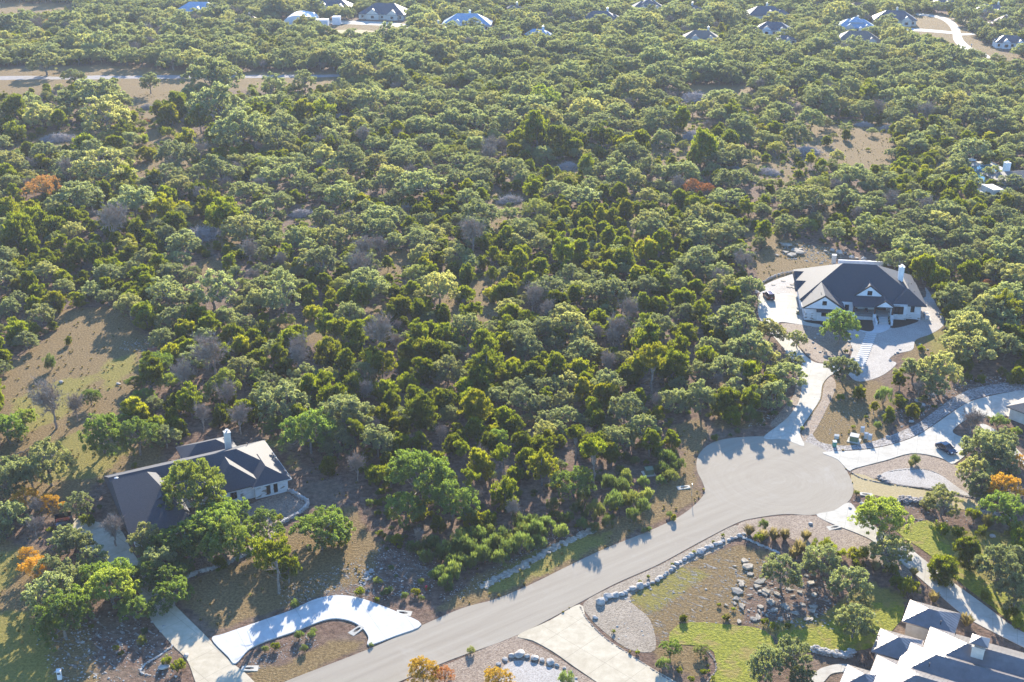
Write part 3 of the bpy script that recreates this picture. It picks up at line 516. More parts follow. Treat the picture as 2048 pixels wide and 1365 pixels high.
g1400,280,330 g1250,340,270 g1600,170,350 g1550,300,330 g1750,270,330 g1180,80,180 g1430,90,300 g1700,70,300 g1340,500,180 s1640,480,120 s1330,1240,120 s1240,1200,90 s660,170,110 b330,20,120 o30,230,140 j1830,300,100
T 450 1000 3.74
g100,200,330 g-60,60,330 j640,180,280 g700,170,240 j780,250,250 j850,230,200 J380,440,290 j400,400,240 j470,520,200 s400,130,70 w1570,340,140 w1680,370,150 w1790,400,150 w1700,480,140 w1760,300,160 w1610,420,110 w1500,430,130 A1480,1280,200 a1640,1310,140 w1650,620,130 w1690,560,140 w1560,560,90 j1450,60,160 w1440,360,110 g1350,60,250
T 0 0 2.926
a240,195,90 a300,120,90 a520,75,70 a850,100,50 a740,215,60 y200,100,60
T 1348 0 2.926
A585,190,85
T 0 0 1
j960,930,60 g905,1000,80 j1010,985,60 g1150,960,70 j1200,930,70 g1120,1000,50 j1060,1020,50 g950,985,60 a80,85,20 a1400,380,30 A846,1334,64 a884,1358,36 A998,1360,44 o427,150,95 o146,148,40 o608,160,42 o395,180,60 o90,118,60 o540,172,50 o300,168,36 o1985,352,40 o2030,360,60 o1930,395,70 j1955,405,40 o1975,420,60 g320,1050,110 g360,960,90 g505,1070,90 g535,1050,70 g340,1010,110 g385,985,110 g430,985,130 g470,1015,110 g505,1045,90 g400,1045,120 g455,1060,110 g120,1120,90 g165,1090,90 o250,1180,110 o180,1180,120 g320,1140,110 o100,1180,90 g280,1085,90 o150,1220,110 g345,1185,80 g1060,880,110 o1090,840,100 g1010,930,90 o975,905,80 g620,860,90 o565,800,90 o690,830,90
'''
tx = ty = 0; ts = 1
for ln in TILES.strip().splitlines():
    a = ln.split()
    if a[0] == 'T': tx, ty, ts = float(a[1]), float(a[2]), float(a[3]); continue
    for e in a:
        q = e[1:].split(','); px_tree(e[0], tx + float(q[0]) / ts, ty + float(q[1]) / ts, float(q[2]) / ts)
# ---------------- ground cover map (looked up on the photograph, stored on the ground mesh) ----------------
def inpoly(X, Y, poly):
    poly = np.array(poly, float); c = np.zeros(X.shape, bool); j = len(poly) - 1
    for i in range(len(poly)):
        xi, yi = poly[i]; xj, yj = poly[j]
        with np.errstate(divide='ignore', invalid='ignore'):
            c ^= ((yi > Y) != (yj > Y)) & (X < (xj - xi) * (Y - yi) / (yj - yi + 1e-9) + xi)
        j = i
    return c
GAPS = [[(100, 262), (190, 255), (215, 275), (150, 300), (95, 298)], [(370, 440), (480, 440), (480, 500), (380, 500)], [(395, 520), (450, 515), (450, 575), (400, 600)], [(100, 625), (250, 610), (270, 660), (120, 680)], [(530, 640), (690, 640), (700, 680), (540, 690)],
 [(1370, 168), (1500, 172), (1500, 198), (1380, 196)], [(1555, 180), (1600, 186), (1610, 210), (1570, 205)], [(20, 280), (120, 262), (120, 300), (20, 310)], [(240, 215), (430, 215), (440, 235), (260, 240)], [(1090, 325), (1170, 322), (1180, 350), (1100, 352)], [(860, 180), (950, 175), (950, 192), (870, 195)],
 [(1480, 300), (1560, 320), (1640, 345), (1620, 385), (1530, 370), (1480, 330)], [(1180, 455), (1230, 450), (1240, 480), (1190, 485)], [(600, 235), (640, 230), (650, 255), (610, 255)], [(1490, 440), (1540, 430), (1550, 480), (1500, 500)], [(1080, 590), (1010, 560), (1040, 600)], [(740, 610), (800, 600), (800, 640), (750, 650)], [(600, 420), (650, 410), (660, 460), (600, 460)],
 [(1250, 390), (1290, 390), (1300, 460), (1260, 470)], [(1650, 390), (1700, 400), (1690, 440), (1640, 430)]]
DRY = [[(1190, 1230), (1330, 1140), (1470, 1090), (1560, 1110), (1490, 1180), (1480, 1250), (1340, 1255), (1250, 1300)],  # tan dry grass
 [(0, 740), (130, 650), (260, 650), (330, 690), (280, 780), (250, 860), (330, 890), (320, 960), (200, 960), (120, 1040), (0, 1000)],
 [(0, 1080), (120, 1110), (160, 1200), (200, 1365), (150, 1500), (-150, 1500), (-150, 1080)],
 [(400, 1150), (500, 1120), (600, 1040), (700, 1010), (760, 1090), (740, 1160), (640, 1190), (560, 1220), (430, 1260), (350, 1190)],
 [(500, 1330), (570, 1330), (680, 1275), (730, 1292), (560, 1368), (490, 1420)],
 [(850, 1235), (960, 1150), (1150, 1075), (1290, 1010), (1370, 900), (1340, 850), (1400, 840), (1420, 870), (1385, 930), (1400, 1000), (1210, 1095), (1000, 1195)],
 [(1620, 760), (1760, 760), (1790, 830), (1760, 900), (1650, 900), (1610, 880)],
 [(1690, 945), (1760, 950), (1900, 985), (1960, 1005), (1930, 1025), (1780, 995), (1700, 985)],
 [(1800, 715), (1850, 660), (1890, 640), (1930, 700), (1920, 760), (1830, 760)],
 [(1540, 470), (1620, 490), (1700, 500), (1640, 545), (1560, 560), (1520, 580), (1505, 520)],
 [(-50, 135), (230, 130), (360, 143), (560, 143), (700, 146), (660, 175), (560, 182), (380, 182), (370, 205), (240, 215), (230, 165), (0, 200), (-50, 205)],
 [(-50, 5), (150, 8), (170, 25), (20, 35), (-50, 45)], [(1830, 25), (1890, 28), (1990, 100), (2100, 130), (2100, 150), (1960, 115), (1840, 75), (1780, 65)],
 [(1630, 265), (1740, 255), (1790, 300), (1750, 340), (1600, 330)], [(1550, 240), (1780, 240), (1790, 340), (1700, 345), (1550, 310)],
 [(1350, 240), (1420, 230), (1430, 320), (1290, 340), (1270, 320)], [(980, 380), (1060, 390), (1060, 440), (980, 470), (950, 440)], [(760, 490), (830, 500), (820, 560), (760, 560)],
 [(880, 560), (1010, 540), (1010, 600), (980, 660), (880, 640)], [(270, 240), (330, 230), (440, 290), (300, 400), (260, 340)], [(640, 50), (830, 45), (830, 70), (650, 70)],
 [(1330, 1230), (1310, 1310), (1400, 1365), (1420, 1320), (1390, 1270)], [(1440, 700), (1510, 700), (1530, 850), (1430, 860)],
]
GREEN = [
 [(60, 900), (160, 860), (260, 900), (200, 960), (80, 960)], [(200, 730), (280, 700), (270, 740), (210, 790)],
 [(20, 800), (120, 760), (200, 750), (140, 830), (40, 870)], [(0, 1100), (40, 1100), (45, 1140), (0, 1190), (-80, 1190)], [(-80, 1230), (60, 1220), (110, 1300), (100, 1450), (-80, 1450)],
 [(960, 1165), (1050, 1110), (1150, 1075), (1230, 1060), (1210, 1085), (1100, 1145), (980, 1190)], [(1850, 665), (1900, 660), (1935, 700), (1910, 735), (1860, 700)],
 [(1500, 1250), (1600, 1300), (1700, 1290), (1820, 1200), (1740, 1160), (1640, 1230)], [(1905, 1160), (1990, 1215), (2048, 1260), (2048, 1200), (1960, 1150), (1920, 1135)],
 [(1840, 1040), (1960, 1060), (2100, 1080), (2100, 1250), (2000, 1200), (1900, 1130), (1830, 1090)],
 [(500, 895), (560, 900), (600, 960), (590, 920), (560, 870)], [(1250, 1200), (1360, 1130), (1420, 1150), (1300, 1230)], [(1820, 70), (1900, 78), (1900, 95), (1860, 80)],
]
ROCKY = [
 [(560, 1180), (700, 1120), (790, 1080), (880, 1130), (860, 1200), (700, 1200), (560, 1225)], [(480, 1330), (620, 1260), (640, 1290), (520, 1340)],
 [(1480, 1120), (1560, 1110), (1680, 1170), (1680, 1260), (1500, 1260), (1450, 1200)], [(1560, 485), (1640, 490), (1690, 510), (1660, 530), (1570, 520)],
 [(60, 1250), (170, 1220), (330, 1230), (360, 1365), (100, 1365)], [(870, 1195), (1000, 1130), (1130, 1050), (1160, 1060), (1020, 1150), (900, 1210)],
 [(1480, 790), (1540, 800), (1560, 840), (1500, 860)], [(1800, 800), (1870, 790), (1900, 760), (2048, 740), (2048, 770), (1900, 800), (1800, 860)], [(240, 680), (340, 680), (330, 710), (240, 700)],
 [(1180, 1220), (1330, 1110), (1460, 1080), (1500, 1150), (1400, 1250), (1300, 1300)], [(700, 720), (900, 720), (900, 760), (720, 770)], [(1550, 290), (1700, 280), (1640, 345), (1560, 350)],
]
def soft(X, Y, polys, amp):
    out = np.zeros(X.shape)
    for k in range(6):   # jittered lookups make a ragged, soft border
        jx = rng.normal(size=X.shape) * amp; jy = rng.normal(size=X.shape) * amp * .5; m = np.zeros(X.shape, bool)
        for p in polys: m |= inpoly(X + jx, Y + jy, p)
        out += m / 6.0
    return out
gx = np.concatenate([-np.geomspace(9000, 500, 10), np.arange(-480, -120, 6), np.arange(-120, 160, 1.6), np.arange(160, 520, 6), np.geomspace(540, 9000, 10)])
gy = np.concatenate([np.array([-3000, -1000, -300, 0, 80]), np.arange(110, 330, 1.6), np.arange(330, 1000, 5), np.geomspace(1010, 9000, 14)])
XX, YY = np.meshgrid(gx, gy); V = np.stack([XX.ravel(), YY.ravel(), np.zeros(XX.size)], 1)
dz = V[:, 1] * CC + CH * CS; PX = np.where(dz > 20, V[:, 0] / np.maximum(dz, 20) * CF + 1024, -9999); PY = 682.5 - (V[:, 1] * CS - CH * CC) / np.maximum(dz, 20) * CF
nx, ny = len(gx), len(gy); ii = (np.arange(ny - 1)[:, None] * nx + np.arange(nx - 1)[None]).ravel(); F = np.stack([ii, ii + 1, ii + nx + 1, ii + nx], 1)
me = np_mesh('ground', V, F, [])
cov = np.stack([soft(PX, PY, DRY + GAPS, 6), soft(PX, PY, GREEN, 6), soft(PX, PY, ROCKY, 7), np.ones(len(V))], 1)
ca = me.color_attributes.new('cover', 'FLOAT_COLOR', 'POINT'); ca.data.foreach_set('color', cov.astype(np.float32).ravel())
def groundmat():
    m, n, out = nodes('ground_soil_and_grass'); tc = N(n, 'ShaderNodeTexCoord').outputs['Object']
    at = N(n, 'ShaderNodeAttribute', attribute_name='cover'); sp = N(n, 'ShaderNodeSeparateColor'); n.links.new(at.outputs['Color'], sp.inputs[0])
    f1 = noise(n, tc, 0.9, 6, 0.7); f2 = noise(n, tc, 0.10, 4, 0.6, 0.5); f3 = noise(n, tc, 2.2, 6, 0.75)
    soil = ramp(n, f1, [(0.34, (0.075, 0.048, 0.036)), (0.5, (0.17, 0.105, 0.075)), (0.68, (0.27, 0.185, 0.135))])
    soil = mixc(n, ramp(n, f2, [(0.45, (0, 0, 0)), (0.65, (1, 1, 1))]), soil, ramp(n, f1, [(0.35, (0.12, 0.09, 0.06)), (0.65, (0.26, 0.18, 0.13))]))
    dry = ramp(n, f3, [(0.3, (0.085, 0.058, 0.030)), (0.5, (0.215, 0.145, 0.066)), (0.72, (0.37, 0.275, 0.135))])
    grn = ramp(n, f3, [(0.3, (0.13, 0.115, 0.025)), (0.7, (0.35, 0.29, 0.08))])
    mr = N(n, 'ShaderNodeMapping'); mr.inputs['Rotation'].default_value = (0, 0, .6); n.links.new(tc, mr.inputs[0]); ms = N(n, 'ShaderNodeMapping'); ms.inputs['Scale'].default_value = (.45, 1.3, 1); n.links.new(mr.outputs[0], ms.inputs[0]); vn = noise(n, ms.outputs[0], 1.0, 7, .75, .6)
    rk = ramp(n, f3, [(0.3, (0.22, 0.20, 0.18)), (0.7, (0.44, 0.41, 0.37))])
    def thr(a, w=0.16, src=f1):
        s_ = math_(n, 'ADD', a, math_(n, 'MULTIPLY', math_(n, 'SUBTRACT', src, 0.5), 1.6))
        return ramp(n, s_, [(0.5 - w, (0, 0, 0)), (0.5 + w, (1, 1, 1))])
    col = mixc(n, thr(sp.outputs[0], .25), soil, dry)
    col = mixc(n, thr(math_(n, 'MULTIPLY', sp.outputs[1], 0.85), .25), col, grn)
    rm = ramp(n, math_(n, 'MULTIPLY', sp.outputs[2], vn), [(0.55, (0, 0, 0)), (0.60, (1, 1, 1))])
    col = mixc(n, rm, col, rk)
    b = N(n, 'ShaderNodeBsdfPrincipled'); b.inputs['Roughness'].default_value = 0.95; b.inputs['Specular IOR Level'].default_value = 0.1
    n.links.new(col, b.inputs['Base Color'])
    h = math_(n, 'ADD', noise(n, tc, 2.2, 5, 0.75), math_(n, 'MULTIPLY', rm, 0.5))
    bp = N(n, 'ShaderNodeBump'); bp.inputs['Strength'].default_value = 0.9; bp.inputs['Distance'].default_value = 0.5
    n.links.new(h, bp.inputs['Height']); n.links.new(bp.outputs[0], b.inputs['Normal']); n.links.new(b.outputs[0], out.inputs[0]); return m
me.materials.append(groundmat()); go = link(bpy.data.objects.new('ground', me)); go['kind'] = 'structure'
# ---------------- roads, drives, beds ----------------
def catmull(pts, k=5, closed=True):
    n = len(pts); out = []
    for i in range(n if closed else n - 1):
        p0, p1, p2, p3 = (pts[(i + j) % n] if closed else pts[min(max(i + j, 0), n - 1)] for j in (-1, 0, 1, 2))
        for t in range(k):
            t /= k; a = 2 * p1; b = (p2 - p0); c = 2 * p0 - 5 * p1 + 4 * p2 - p3; d = -p0 + 3 * p1 - 3 * p2 + p3
            out.append((a + b * t + c * t * t + d * t ** 3) * .5)
    if not closed: out.append(pts[-1])
    return out
SHEETS = []
def sheet(name, mat, top, pts, smooth=True, jit=0.0, kind='structure', sharp=None, th=None):
    SHEETS.append(pts); g = [G(x, y) for x, y in pts]
    if smooth: g = catmull(g, 4)
    if jit: g = [p + Vector((random.uniform(-jit, jit), random.uniform(-jit, jit), 0)) for p in g]
    n = len(g); area = sum(g[i].x * g[(i + 1) % n].y - g[(i + 1) % n].x * g[i].y for i in range(n))
    if area < 0: g.reverse()
    tri = tessellate_polygon([[Vector((p.x, p.y, 0)) for p in g]])
    mb = MB(); vs = [(p.x, p.y, top) for p in g] + [(p.x, p.y, -0.3) for p in g]
    fs = []
    for t in tri:
        a, b, c = (g[i] for i in t)
        t = tuple(t) if (b.x - a.x) * (c.y - a.y) - (c.x - a.x) * (b.y - a.y) > 0 else tuple(reversed(t)); fs.append(t)
    fs += [(i, i + n, (i + 1) % n + n, (i + 1) % n) for i in range(n)]
    mb.add(vs, fs); o = mb.build(name, mat); o['kind'] = kind; return o
ROAD = [(845, 1251), (925, 1217), (991, 1199), (1061, 1170), (1132, 1135), (1210, 1098), (1293, 1065), (1355, 1036), (1390, 1010), (1409, 986), (1405, 965), (1394, 942), (1395, 916), (1413, 893), (1445, 880), (1500, 874), (1560, 875), (1610, 884), (1650, 901), (1683, 928), (1703, 962), (1706, 988), (1690, 1010), (1660, 1024), (1620, 1031), (1570, 1029), (1509, 1037), (1471, 1048), (1397, 1086), (1314, 1131), (1231, 1168), (1165, 1203), (1037, 1270), (900, 1321), (797, 1365), (680, 1415), (560, 1470), (300, 1500), (440, 1420), (565, 1366), (740, 1298)]
sheet('road', M['asphalt'], .055, ROAD)
sheet('driveway', M['concrete_tan'], .075, [(140, 1040), (195, 1045), (240, 1060), (265, 1105), (300, 1150), (337, 1198), (412, 1273), (460, 1323), (500, 1356), (545, 1420), (420, 1440), (392, 1368), (374, 1321), (345, 1291), (302, 1240), (280, 1190), (235, 1140), (190, 1105), (145, 1085)])
sheet('driveway', M['concrete_new'], .20, [(424, 1280), (450, 1269), (525, 1243), (584, 1222), (624, 1203), (659, 1194), (690, 1193), (723, 1199), (757, 1211), (792, 1225), (843, 1251), (790, 1274), (738, 1292), (737, 1276), (725, 1258), (704, 1245), (677, 1239), (653, 1241), (624, 1251), (584, 1267), (530, 1285), (498, 1301), (471, 1329), (455, 1314)])
sheet('driveway', M['concrete_tan'], .085, [(1159, 1210), (1174, 1240), (1210, 1276), (1256, 1307), (1305, 1338), (1360, 1370), (1420, 1410), (1300, 1440), (1215, 1380), (1148, 1334), (1107, 1305), (1065, 1282), (1035, 1272), (1100, 1242)])
sheet('driveway', M['concrete'], .08, [(1527, 877), (1556, 852), (1577, 834), (1597, 805), (1603, 776), (1600, 747), (1577, 711), (1559, 688), (1536, 661), (1518, 635), (1516, 606), (1522, 587), (1555, 588), (1590, 589), (1595, 615), (1606, 642), (1640, 650), (1642, 656), (1600, 650), (1561, 645), (1558, 655), (1570, 666), (1584, 679), (1598, 697), (1615, 716), (1631, 726), (1655, 729), (1678, 733), (1676, 746), (1660, 752), (1645, 770), (1640, 799), (1621, 829), (1600, 864), (1608, 893), (1570, 880)])
sheet('driveway', M['concrete'], .10, [(1645, 906), (1697, 903), (1741, 899), (1785, 890), (1829, 875), (1858, 858), (1890, 836), (1917, 817), (1946, 802), (2005, 788), (2048, 782), (2130, 776), (2130, 850), (2048, 845), (2013, 833), (1975, 836), (1946, 833), (1905, 862), (1928, 878), (1945, 894), (1909, 928), (1887, 919), (1858, 911), (1820, 908), (1770, 922), (1712, 937), (1697, 942), (1675, 920)])
sheet('driveway', M['concrete'], .075, [(1633, 1030), (1668, 1022), (1697, 1006), (1716, 1023), (1745, 1050), (1783, 1075), (1813, 1093), (1859, 1129), (1898, 1160), (1965, 1208), (2026, 1254), (2080, 1285), (2120, 1330), (2048, 1296), (1965, 1254), (1925, 1230), (1874, 1187), (1825, 1145), (1752, 1087), (1713, 1067), (1661, 1047)])
sheet('gravel_bed', M['gravel_pale'], .045, [(1522, 587), (1516, 580), (1540, 565), (1575, 552), (1600, 545), (1620, 560), (1700, 600), (1840, 600), (1850, 575), (1870, 605), (1889, 645), (1865, 667), (1832, 680), (1825, 700), (1793, 708), (1778, 720), (1793, 728), (1767, 750), (1735, 762), (1711, 762), (1694, 745), (1696, 728), (1705, 700), (1699, 685), (1690, 660), (1600, 640), (1590, 592)])
sheet('gravel_bed', M['gravel_brown'], .05, [(1563, 648), (1600, 650), (1640, 655), (1660, 662), (1690, 672), (1702, 690), (1696, 712), (1690, 725), (1665, 722), (1640, 726), (1618, 714), (1600, 696), (1586, 678), (1574, 664)])
sheet('gravel_bed', M['gravel_brown'], .04, [(1662, 754), (1672, 770), (1665, 795), (1655, 815), (1640, 845), (1625, 870), (1612, 890), (1603, 865), (1625, 829), (1643, 799), (1648, 770)])
sheet('gravel_bed', M['gravel_brown'], .04, [(1600, 700), (1598, 740), (1603, 776), (1597, 805), (1577, 834), (1556, 852), (1540, 850), (1560, 825), (1585, 795), (1592, 765), (1588, 730), (1570, 705)])
sheet('gravel_bed', M['mulch'], .06, [(1594, 640), (1640, 643), (1680, 646), (1710, 630), (1745, 640), (1750, 657), (1735, 664), (1700, 658), (1650, 655), (1610, 648)])
sheet('gravel_bed', M['mulch'], .065, [(1778, 640), (1800, 636), (1836, 641), (1825, 648), (1800, 655), (1781, 656)])
sheet('path', M['concrete_new'], .09, [(1747, 640), (1779, 645), (1779, 657), (1765, 665), (1745, 668), (1722, 663), (1717, 660), (1738, 664), (1748, 658)])
sheet('river_rock_bed', M['river_rock'], .05, [(1610, 893), (1650, 905), (1697, 901), (1741, 897), (1785, 888), (1829, 873), (1858, 856), (1900, 826), (1946, 800), (2005, 786), (2060, 780), (2060, 765), (2000, 768), (1940, 780), (1900, 800), (1860, 830), (1830, 850), (1790, 868), (1740, 885), (1690, 892), (1640, 885), (1622, 868)])
sheet('gravel_bed', M['gravel_brown'], .045, [(1705, 942), (1770, 924), (1820, 910), (1858, 913), (1909, 930), (1940, 950), (1960, 990), (1985, 1010), (1900, 990), (1870, 965), (1830, 945), (1790, 945), (1750, 958), (1725, 955)])
sheet('gravel_bed', M['gravel_pale'], .07, [(1762, 950), (1790, 940), (1830, 938), (1875, 948), (1915, 975), (1940, 993), (1880, 980), (1800, 970), (1775, 964)])
sheet('gravel_bed', M['gravel_brown'], .04, [(1478, 1048), (1509, 1039), (1570, 1032), (1633, 1033), (1661, 1049), (1713, 1069), (1752, 1089), (1825, 1147), (1800, 1155), (1740, 1120), (1690, 1105), (1620, 1095), (1560, 1070), (1500, 1075), (1480, 1068)])
sheet('gravel_bed', M['gravel_tan'], .035, [(1168, 1206), (1231, 1171), (1314, 1134), (1397, 1089), (1471, 1051), (1480, 1068), (1440, 1098), (1380, 1125), (1330, 1155), (1260, 1195), (1300, 1240), (1310, 1300), (1260, 1300), (1213, 1268), (1180, 1236)])
sheet('gravel_bed', M['gravel_brown'], .042, [(1020, 1276), (1040, 1276), (1105, 1310), (1148, 1338), (1215, 1384), (1240, 1440), (900, 1460), (690, 1425), (800, 1368), (902, 1326)])
sheet('gravel_bed', M['gravel_pale'], .065, [(1012, 1330), (1040, 1322), (1085, 1332), (1130, 1346), (1160, 1370), (1150, 1400), (1000, 1400), (1002, 1350)])
sheet('lawn', M['lawn'], .06, [(1340, 1265), (1365, 1248), (1410, 1246), (1480, 1252), (1530, 1262), (1550, 1290), (1545, 1320), (1500, 1380), (1440, 1400), (1400, 1395), (1430, 1350), (1432, 1320), (1415, 1295), (1370, 1290), (1340, 1285)], jit=.15)
sheet('lawn', M['lawn'], .065, [(1795, 1060), (1840, 1043), (1865, 1045), (1880, 1065), (1900, 1090), (1895, 1115), (1870, 1118), (1830, 1090), (1800, 1070)], jit=.12)
sheet('lawn', M['lawn'], .062, [(1560, 1265), (1640, 1255), (1700, 1215), (1770, 1205), (1810, 1215), (1780, 1270), (1730, 1300), (1640, 1305), (1570, 1300)], jit=.2)
sheet('lawn', M['lawn'], .062, [(1905, 1150), (1930, 1140), (1990, 1175), (2070, 1230), (2070, 1275), (2026, 1248), (1965, 1200)], jit=.15)
sheet('dry_lawn', M['drygrass'], .05, [(1702, 950), (1730, 952), (1765, 965), (1830, 978), (1900, 992), (1960, 1006), (1950, 1022), (1880, 1012), (1800, 1000), (1740, 990), (1712, 984)], jit=.1)
sheet('path', M['concrete'], .09, [(1632, 1345), (1650, 1335), (1685, 1329), (1720, 1338), (1745, 1345), (1740, 1352), (1700, 1345), (1665, 1348), (1650, 1362), (1630, 1380), (1618, 1370)])
sheet('path', M['concrete'], .07, [(1960, 852), (1972, 850), (2000, 868), (2040, 905), (2080, 950), (2068, 955), (2030, 915), (1990, 880)])
sheet('patio', M['gravel_brown'], .05, [(500, 1010), (575, 985), (600, 995), (617, 1008), (600, 1028), (562, 1052), (541, 1080), (503, 1104), (440, 1130), (390, 1140), (380, 1100), (440, 1060)])
sheet('dirt_track', M['dirt'], .03, [(-80, 152.5), (0, 153), (60, 152), (120, 153.5), (200, 151.5), (260, 152.5), (330, 151), (420, 152), (520, 150.5), (620, 150), (700, 149), (700, 153), (620, 155), (520, 156), (420, 156.5), (330, 158), (240, 158), (160, 160), (80, 159), (0, 160.5), (-80, 160)], jit=.6)
sheet('road', M['concrete'], .05, [(1833, 27), (1850, 28), (1885, 34), (1905, 42), (1918, 55), (1922, 68), (1928, 82), (1945, 96), (1978, 112), (1976, 118), (1940, 108), (1918, 94), (1907, 80), (1905, 68), (1900, 55), (1888, 43), (1868, 35), (1835, 31)])
sheet('path', M['concrete_new'], .045, [(1918, 68), (1948, 67), (1948, 70), (1920, 71)]); sheet('path', M['concrete'], .045, [(1890, 98), (1925, 100), (1925, 103), (1890, 101)])
sheet('path', M['concrete_new'], .045, [(1770, 55), (1840, 58), (1905, 64), (1905, 68), (1840, 63), (1770, 60)])
sheet('driveway', M['concrete'], .045, [(620, 40), (700, 42), (790, 46), (860, 58), (858, 63), (790, 54), (730, 50), (640, 47)]); sheet('driveway', M['concrete'], .045, [(480, 14), (520, 10), (520, 17), (486, 20)])
for k, pl in enumerate([[(1352, 12), (1400, 8), (1420, 12), (1380, 16)], [(660, 62), (720, 60), (760, 66), (700, 70)], [(1080, 14), (1120, 16), (1118, 22), (1085, 20)], [(1900, 30), (1960, 45), (1950, 50), (1905, 38)], [(500, 68), (540, 66), (545, 78), (505, 80)]]):
    sheet('dry_lawn', M['drygrass'], .03, pl)
# keep-out zones for the woodland fill
CLEAR = DRY[:21] + GAPS + GREEN[:9] + SHEETS + [
 [(0, 1040), (130, 1040), (400, 860), (640, 900), (760, 1000), (880, 1150), (900, 1230), (700, 1300), (560, 1400), (-100, 1500)],
 [(200, 960), (470, 850), (590, 930), (640, 1020), (540, 1100), (240, 1120)], [(1500, 560), (1640, 500), (1740, 500), (1870, 560), (1900, 640), (1860, 700), (1800, 760), (1640, 900), (1560, 860), (1620, 760), (1500, 640)],
 [(1100, 1300), (1480, 1030), (1700, 1020), (1990, 900), (2060, 760), (2140, 800), (2140, 1500), (1100, 1500)], [(780, 1180), (1160, 1020), (1300, 980), (1380, 860), (1720, 840), (1720, 1040), (1000, 1320), (800, 1400)],
 [(1530, 480), (1650, 480), (1760, 500), (1760, 530), (1580, 580), (1510, 600)], [(1940, 340), (2060, 330), (2060, 400), (1960, 400)], [(1690, 740), (1900, 690), (1960, 740), (2060, 740), (2060, 960), (1700, 960)],
]
# ---------------- building kit ----------------
def hip(mb, u0, u1, v0, v1, z0, pitch, ax='u', h0=1, h1=1, fas=.22):
    """closed roof volume : ridge along ax, hip (1) or gable (0) at each end"""
    if ax == 'u': half = (v1 - v0) / 2; a0, a1 = u0 + half * h0, u1 - half * h1
    else: half = (u1 - u0) / 2; a0, a1 = v0 + half * h0, v1 - half * h1
    if a0 > a1: a0 = a1 = (a0 + a1) / 2
    zr = z0 + half * pitch
    if ax == 'u': R = [(a0, (v0 + v1) / 2, zr), (a1, (v0 + v1) / 2, zr)]
    else: R = [((u0 + u1) / 2, a0, zr), ((u0 + u1) / 2, a1, zr)]
    B = [(u0, v0, z0), (u1, v0, z0), (u1, v1, z0), (u0, v1, z0)]; L = [(x, y, z - fas) for x, y, z in B]
    vs = B + L + R
    if ax == 'u': fs = [(0, 1, 9, 8), (1, 2, 9), (2, 3, 8, 9), (3, 0, 8)]
    else: fs = [(0, 1, 8), (1, 2, 9, 8), (2, 3, 9), (3, 0, 8, 9)]
    fs += [(7, 6, 5, 4), (4, 5, 1, 0), (5, 6, 2, 1), (6, 7, 3, 2), (7, 4, 0, 3)]
    mb.add(vs, fs); return zr, R
def seams(mb, u0, u1, v0, v1, z0, pitch, ax, step=.62, h=.04):
    """raised seams running down every slope of a full hip"""
    if ax == 'u': half = (v1 - v0) / 2
    else: half = (u1 - u0) / 2
    def rib(a, b):
        a = Vector(a); b = Vector(b); d = (b - a).normalized(); s = d.cross(Vector((0, 0, 1))).normalized() * .045; w = Vector((0, 0, h))
        mb.add([a - s, a + s, a + s + w, a - s + w, b - s, b + s, b + s + w, b - s + w], [(3, 2, 1, 0), (4, 5, 6, 7), (0, 1, 5, 4), (1, 2, 6, 5), (2, 3, 7, 6), (3, 0, 4, 7)])
    u = u0 + step
    while u < u1 - .1:
        d = min(u - u0, u1 - u, half if ax == 'u' else (v1 - v0) / 2)
        rib((u, v0, z0), (u, v0 + d, z0 + d * pitch)); rib((u, v1, z0), (u, v1 - d, z0 + d * pitch)); u += step
    v = v0 + step
    while v < v1 - .1:
        d = min(v - v0, v1 - v, half if ax == 'v' else (u1 - u0) / 2)
        rib((u0, v, z0), (u0 + d, v, z0 + d * pitch)); rib((u1, v, z0), (u1 - d, v, z0 + d * pitch)); v += step
def gablewall(mb, u0, u1, v, z0, z1, t=.12, s=.9):
    c = (u0 + u1) / 2; w = (u1 - u0) / 2 * s; zt = z0 + (z1 - z0) * s
    mb.add([(c - w, v, z0 - .02), (c + w, v, z0 - .02), (c, v, zt), (c - w, v + t, z0 - .02), (c + w, v + t, z0 - .02), (c, v + t, zt)], [(0, 1, 2), (5, 4, 3), (0, 3, 4, 1), (1, 4, 5, 2), (2, 5, 3, 0)])
def window(parent, u, v, z, w, h, face='v-', frame=None, name='window', mull=1, label=None):
    """frame + pane; face: which way it looks"""
    fr = MB(); pn = MB(); b = .09; t = .07
    def q(mb, a0, a1, z0, z1, d0, d1):
        if face == 'v-': mb.box(u + a0, u + a1, v - d1, v - d0, z + z0, z + z1)
        elif face == 'v+': mb.box(u + a0, u + a1, v + d0, v + d1, z + z0, z + z1)
        elif face == 'u-': mb.box(u - d1, u - d0, v + a0, v + a1, z + z0, z + z1)
        else: mb.box(u + d0, u + d1, v + a0, v + a1, z + z0, z + z1)
    q(fr, 0, w, 0, b, .0, t); q(fr, 0, w, h - b, h, .0, t); q(fr, 0, b, b, h - b, 0, t); q(fr, w - b, w, b, h - b, 0, t)
    for k in range(1, mull + 1): q(fr, w * k / (mull + 1) - .03, w * k / (mull + 1) + .03, b, h - b, 0, t * .9)
    q(pn, b, w - b, b, h - b, 0, .02)
    f = fr.build(name, frame or M['trim'], parent); p = pn.build('pane', M['glass'], f)
    if label: f['label'] = label
    return f
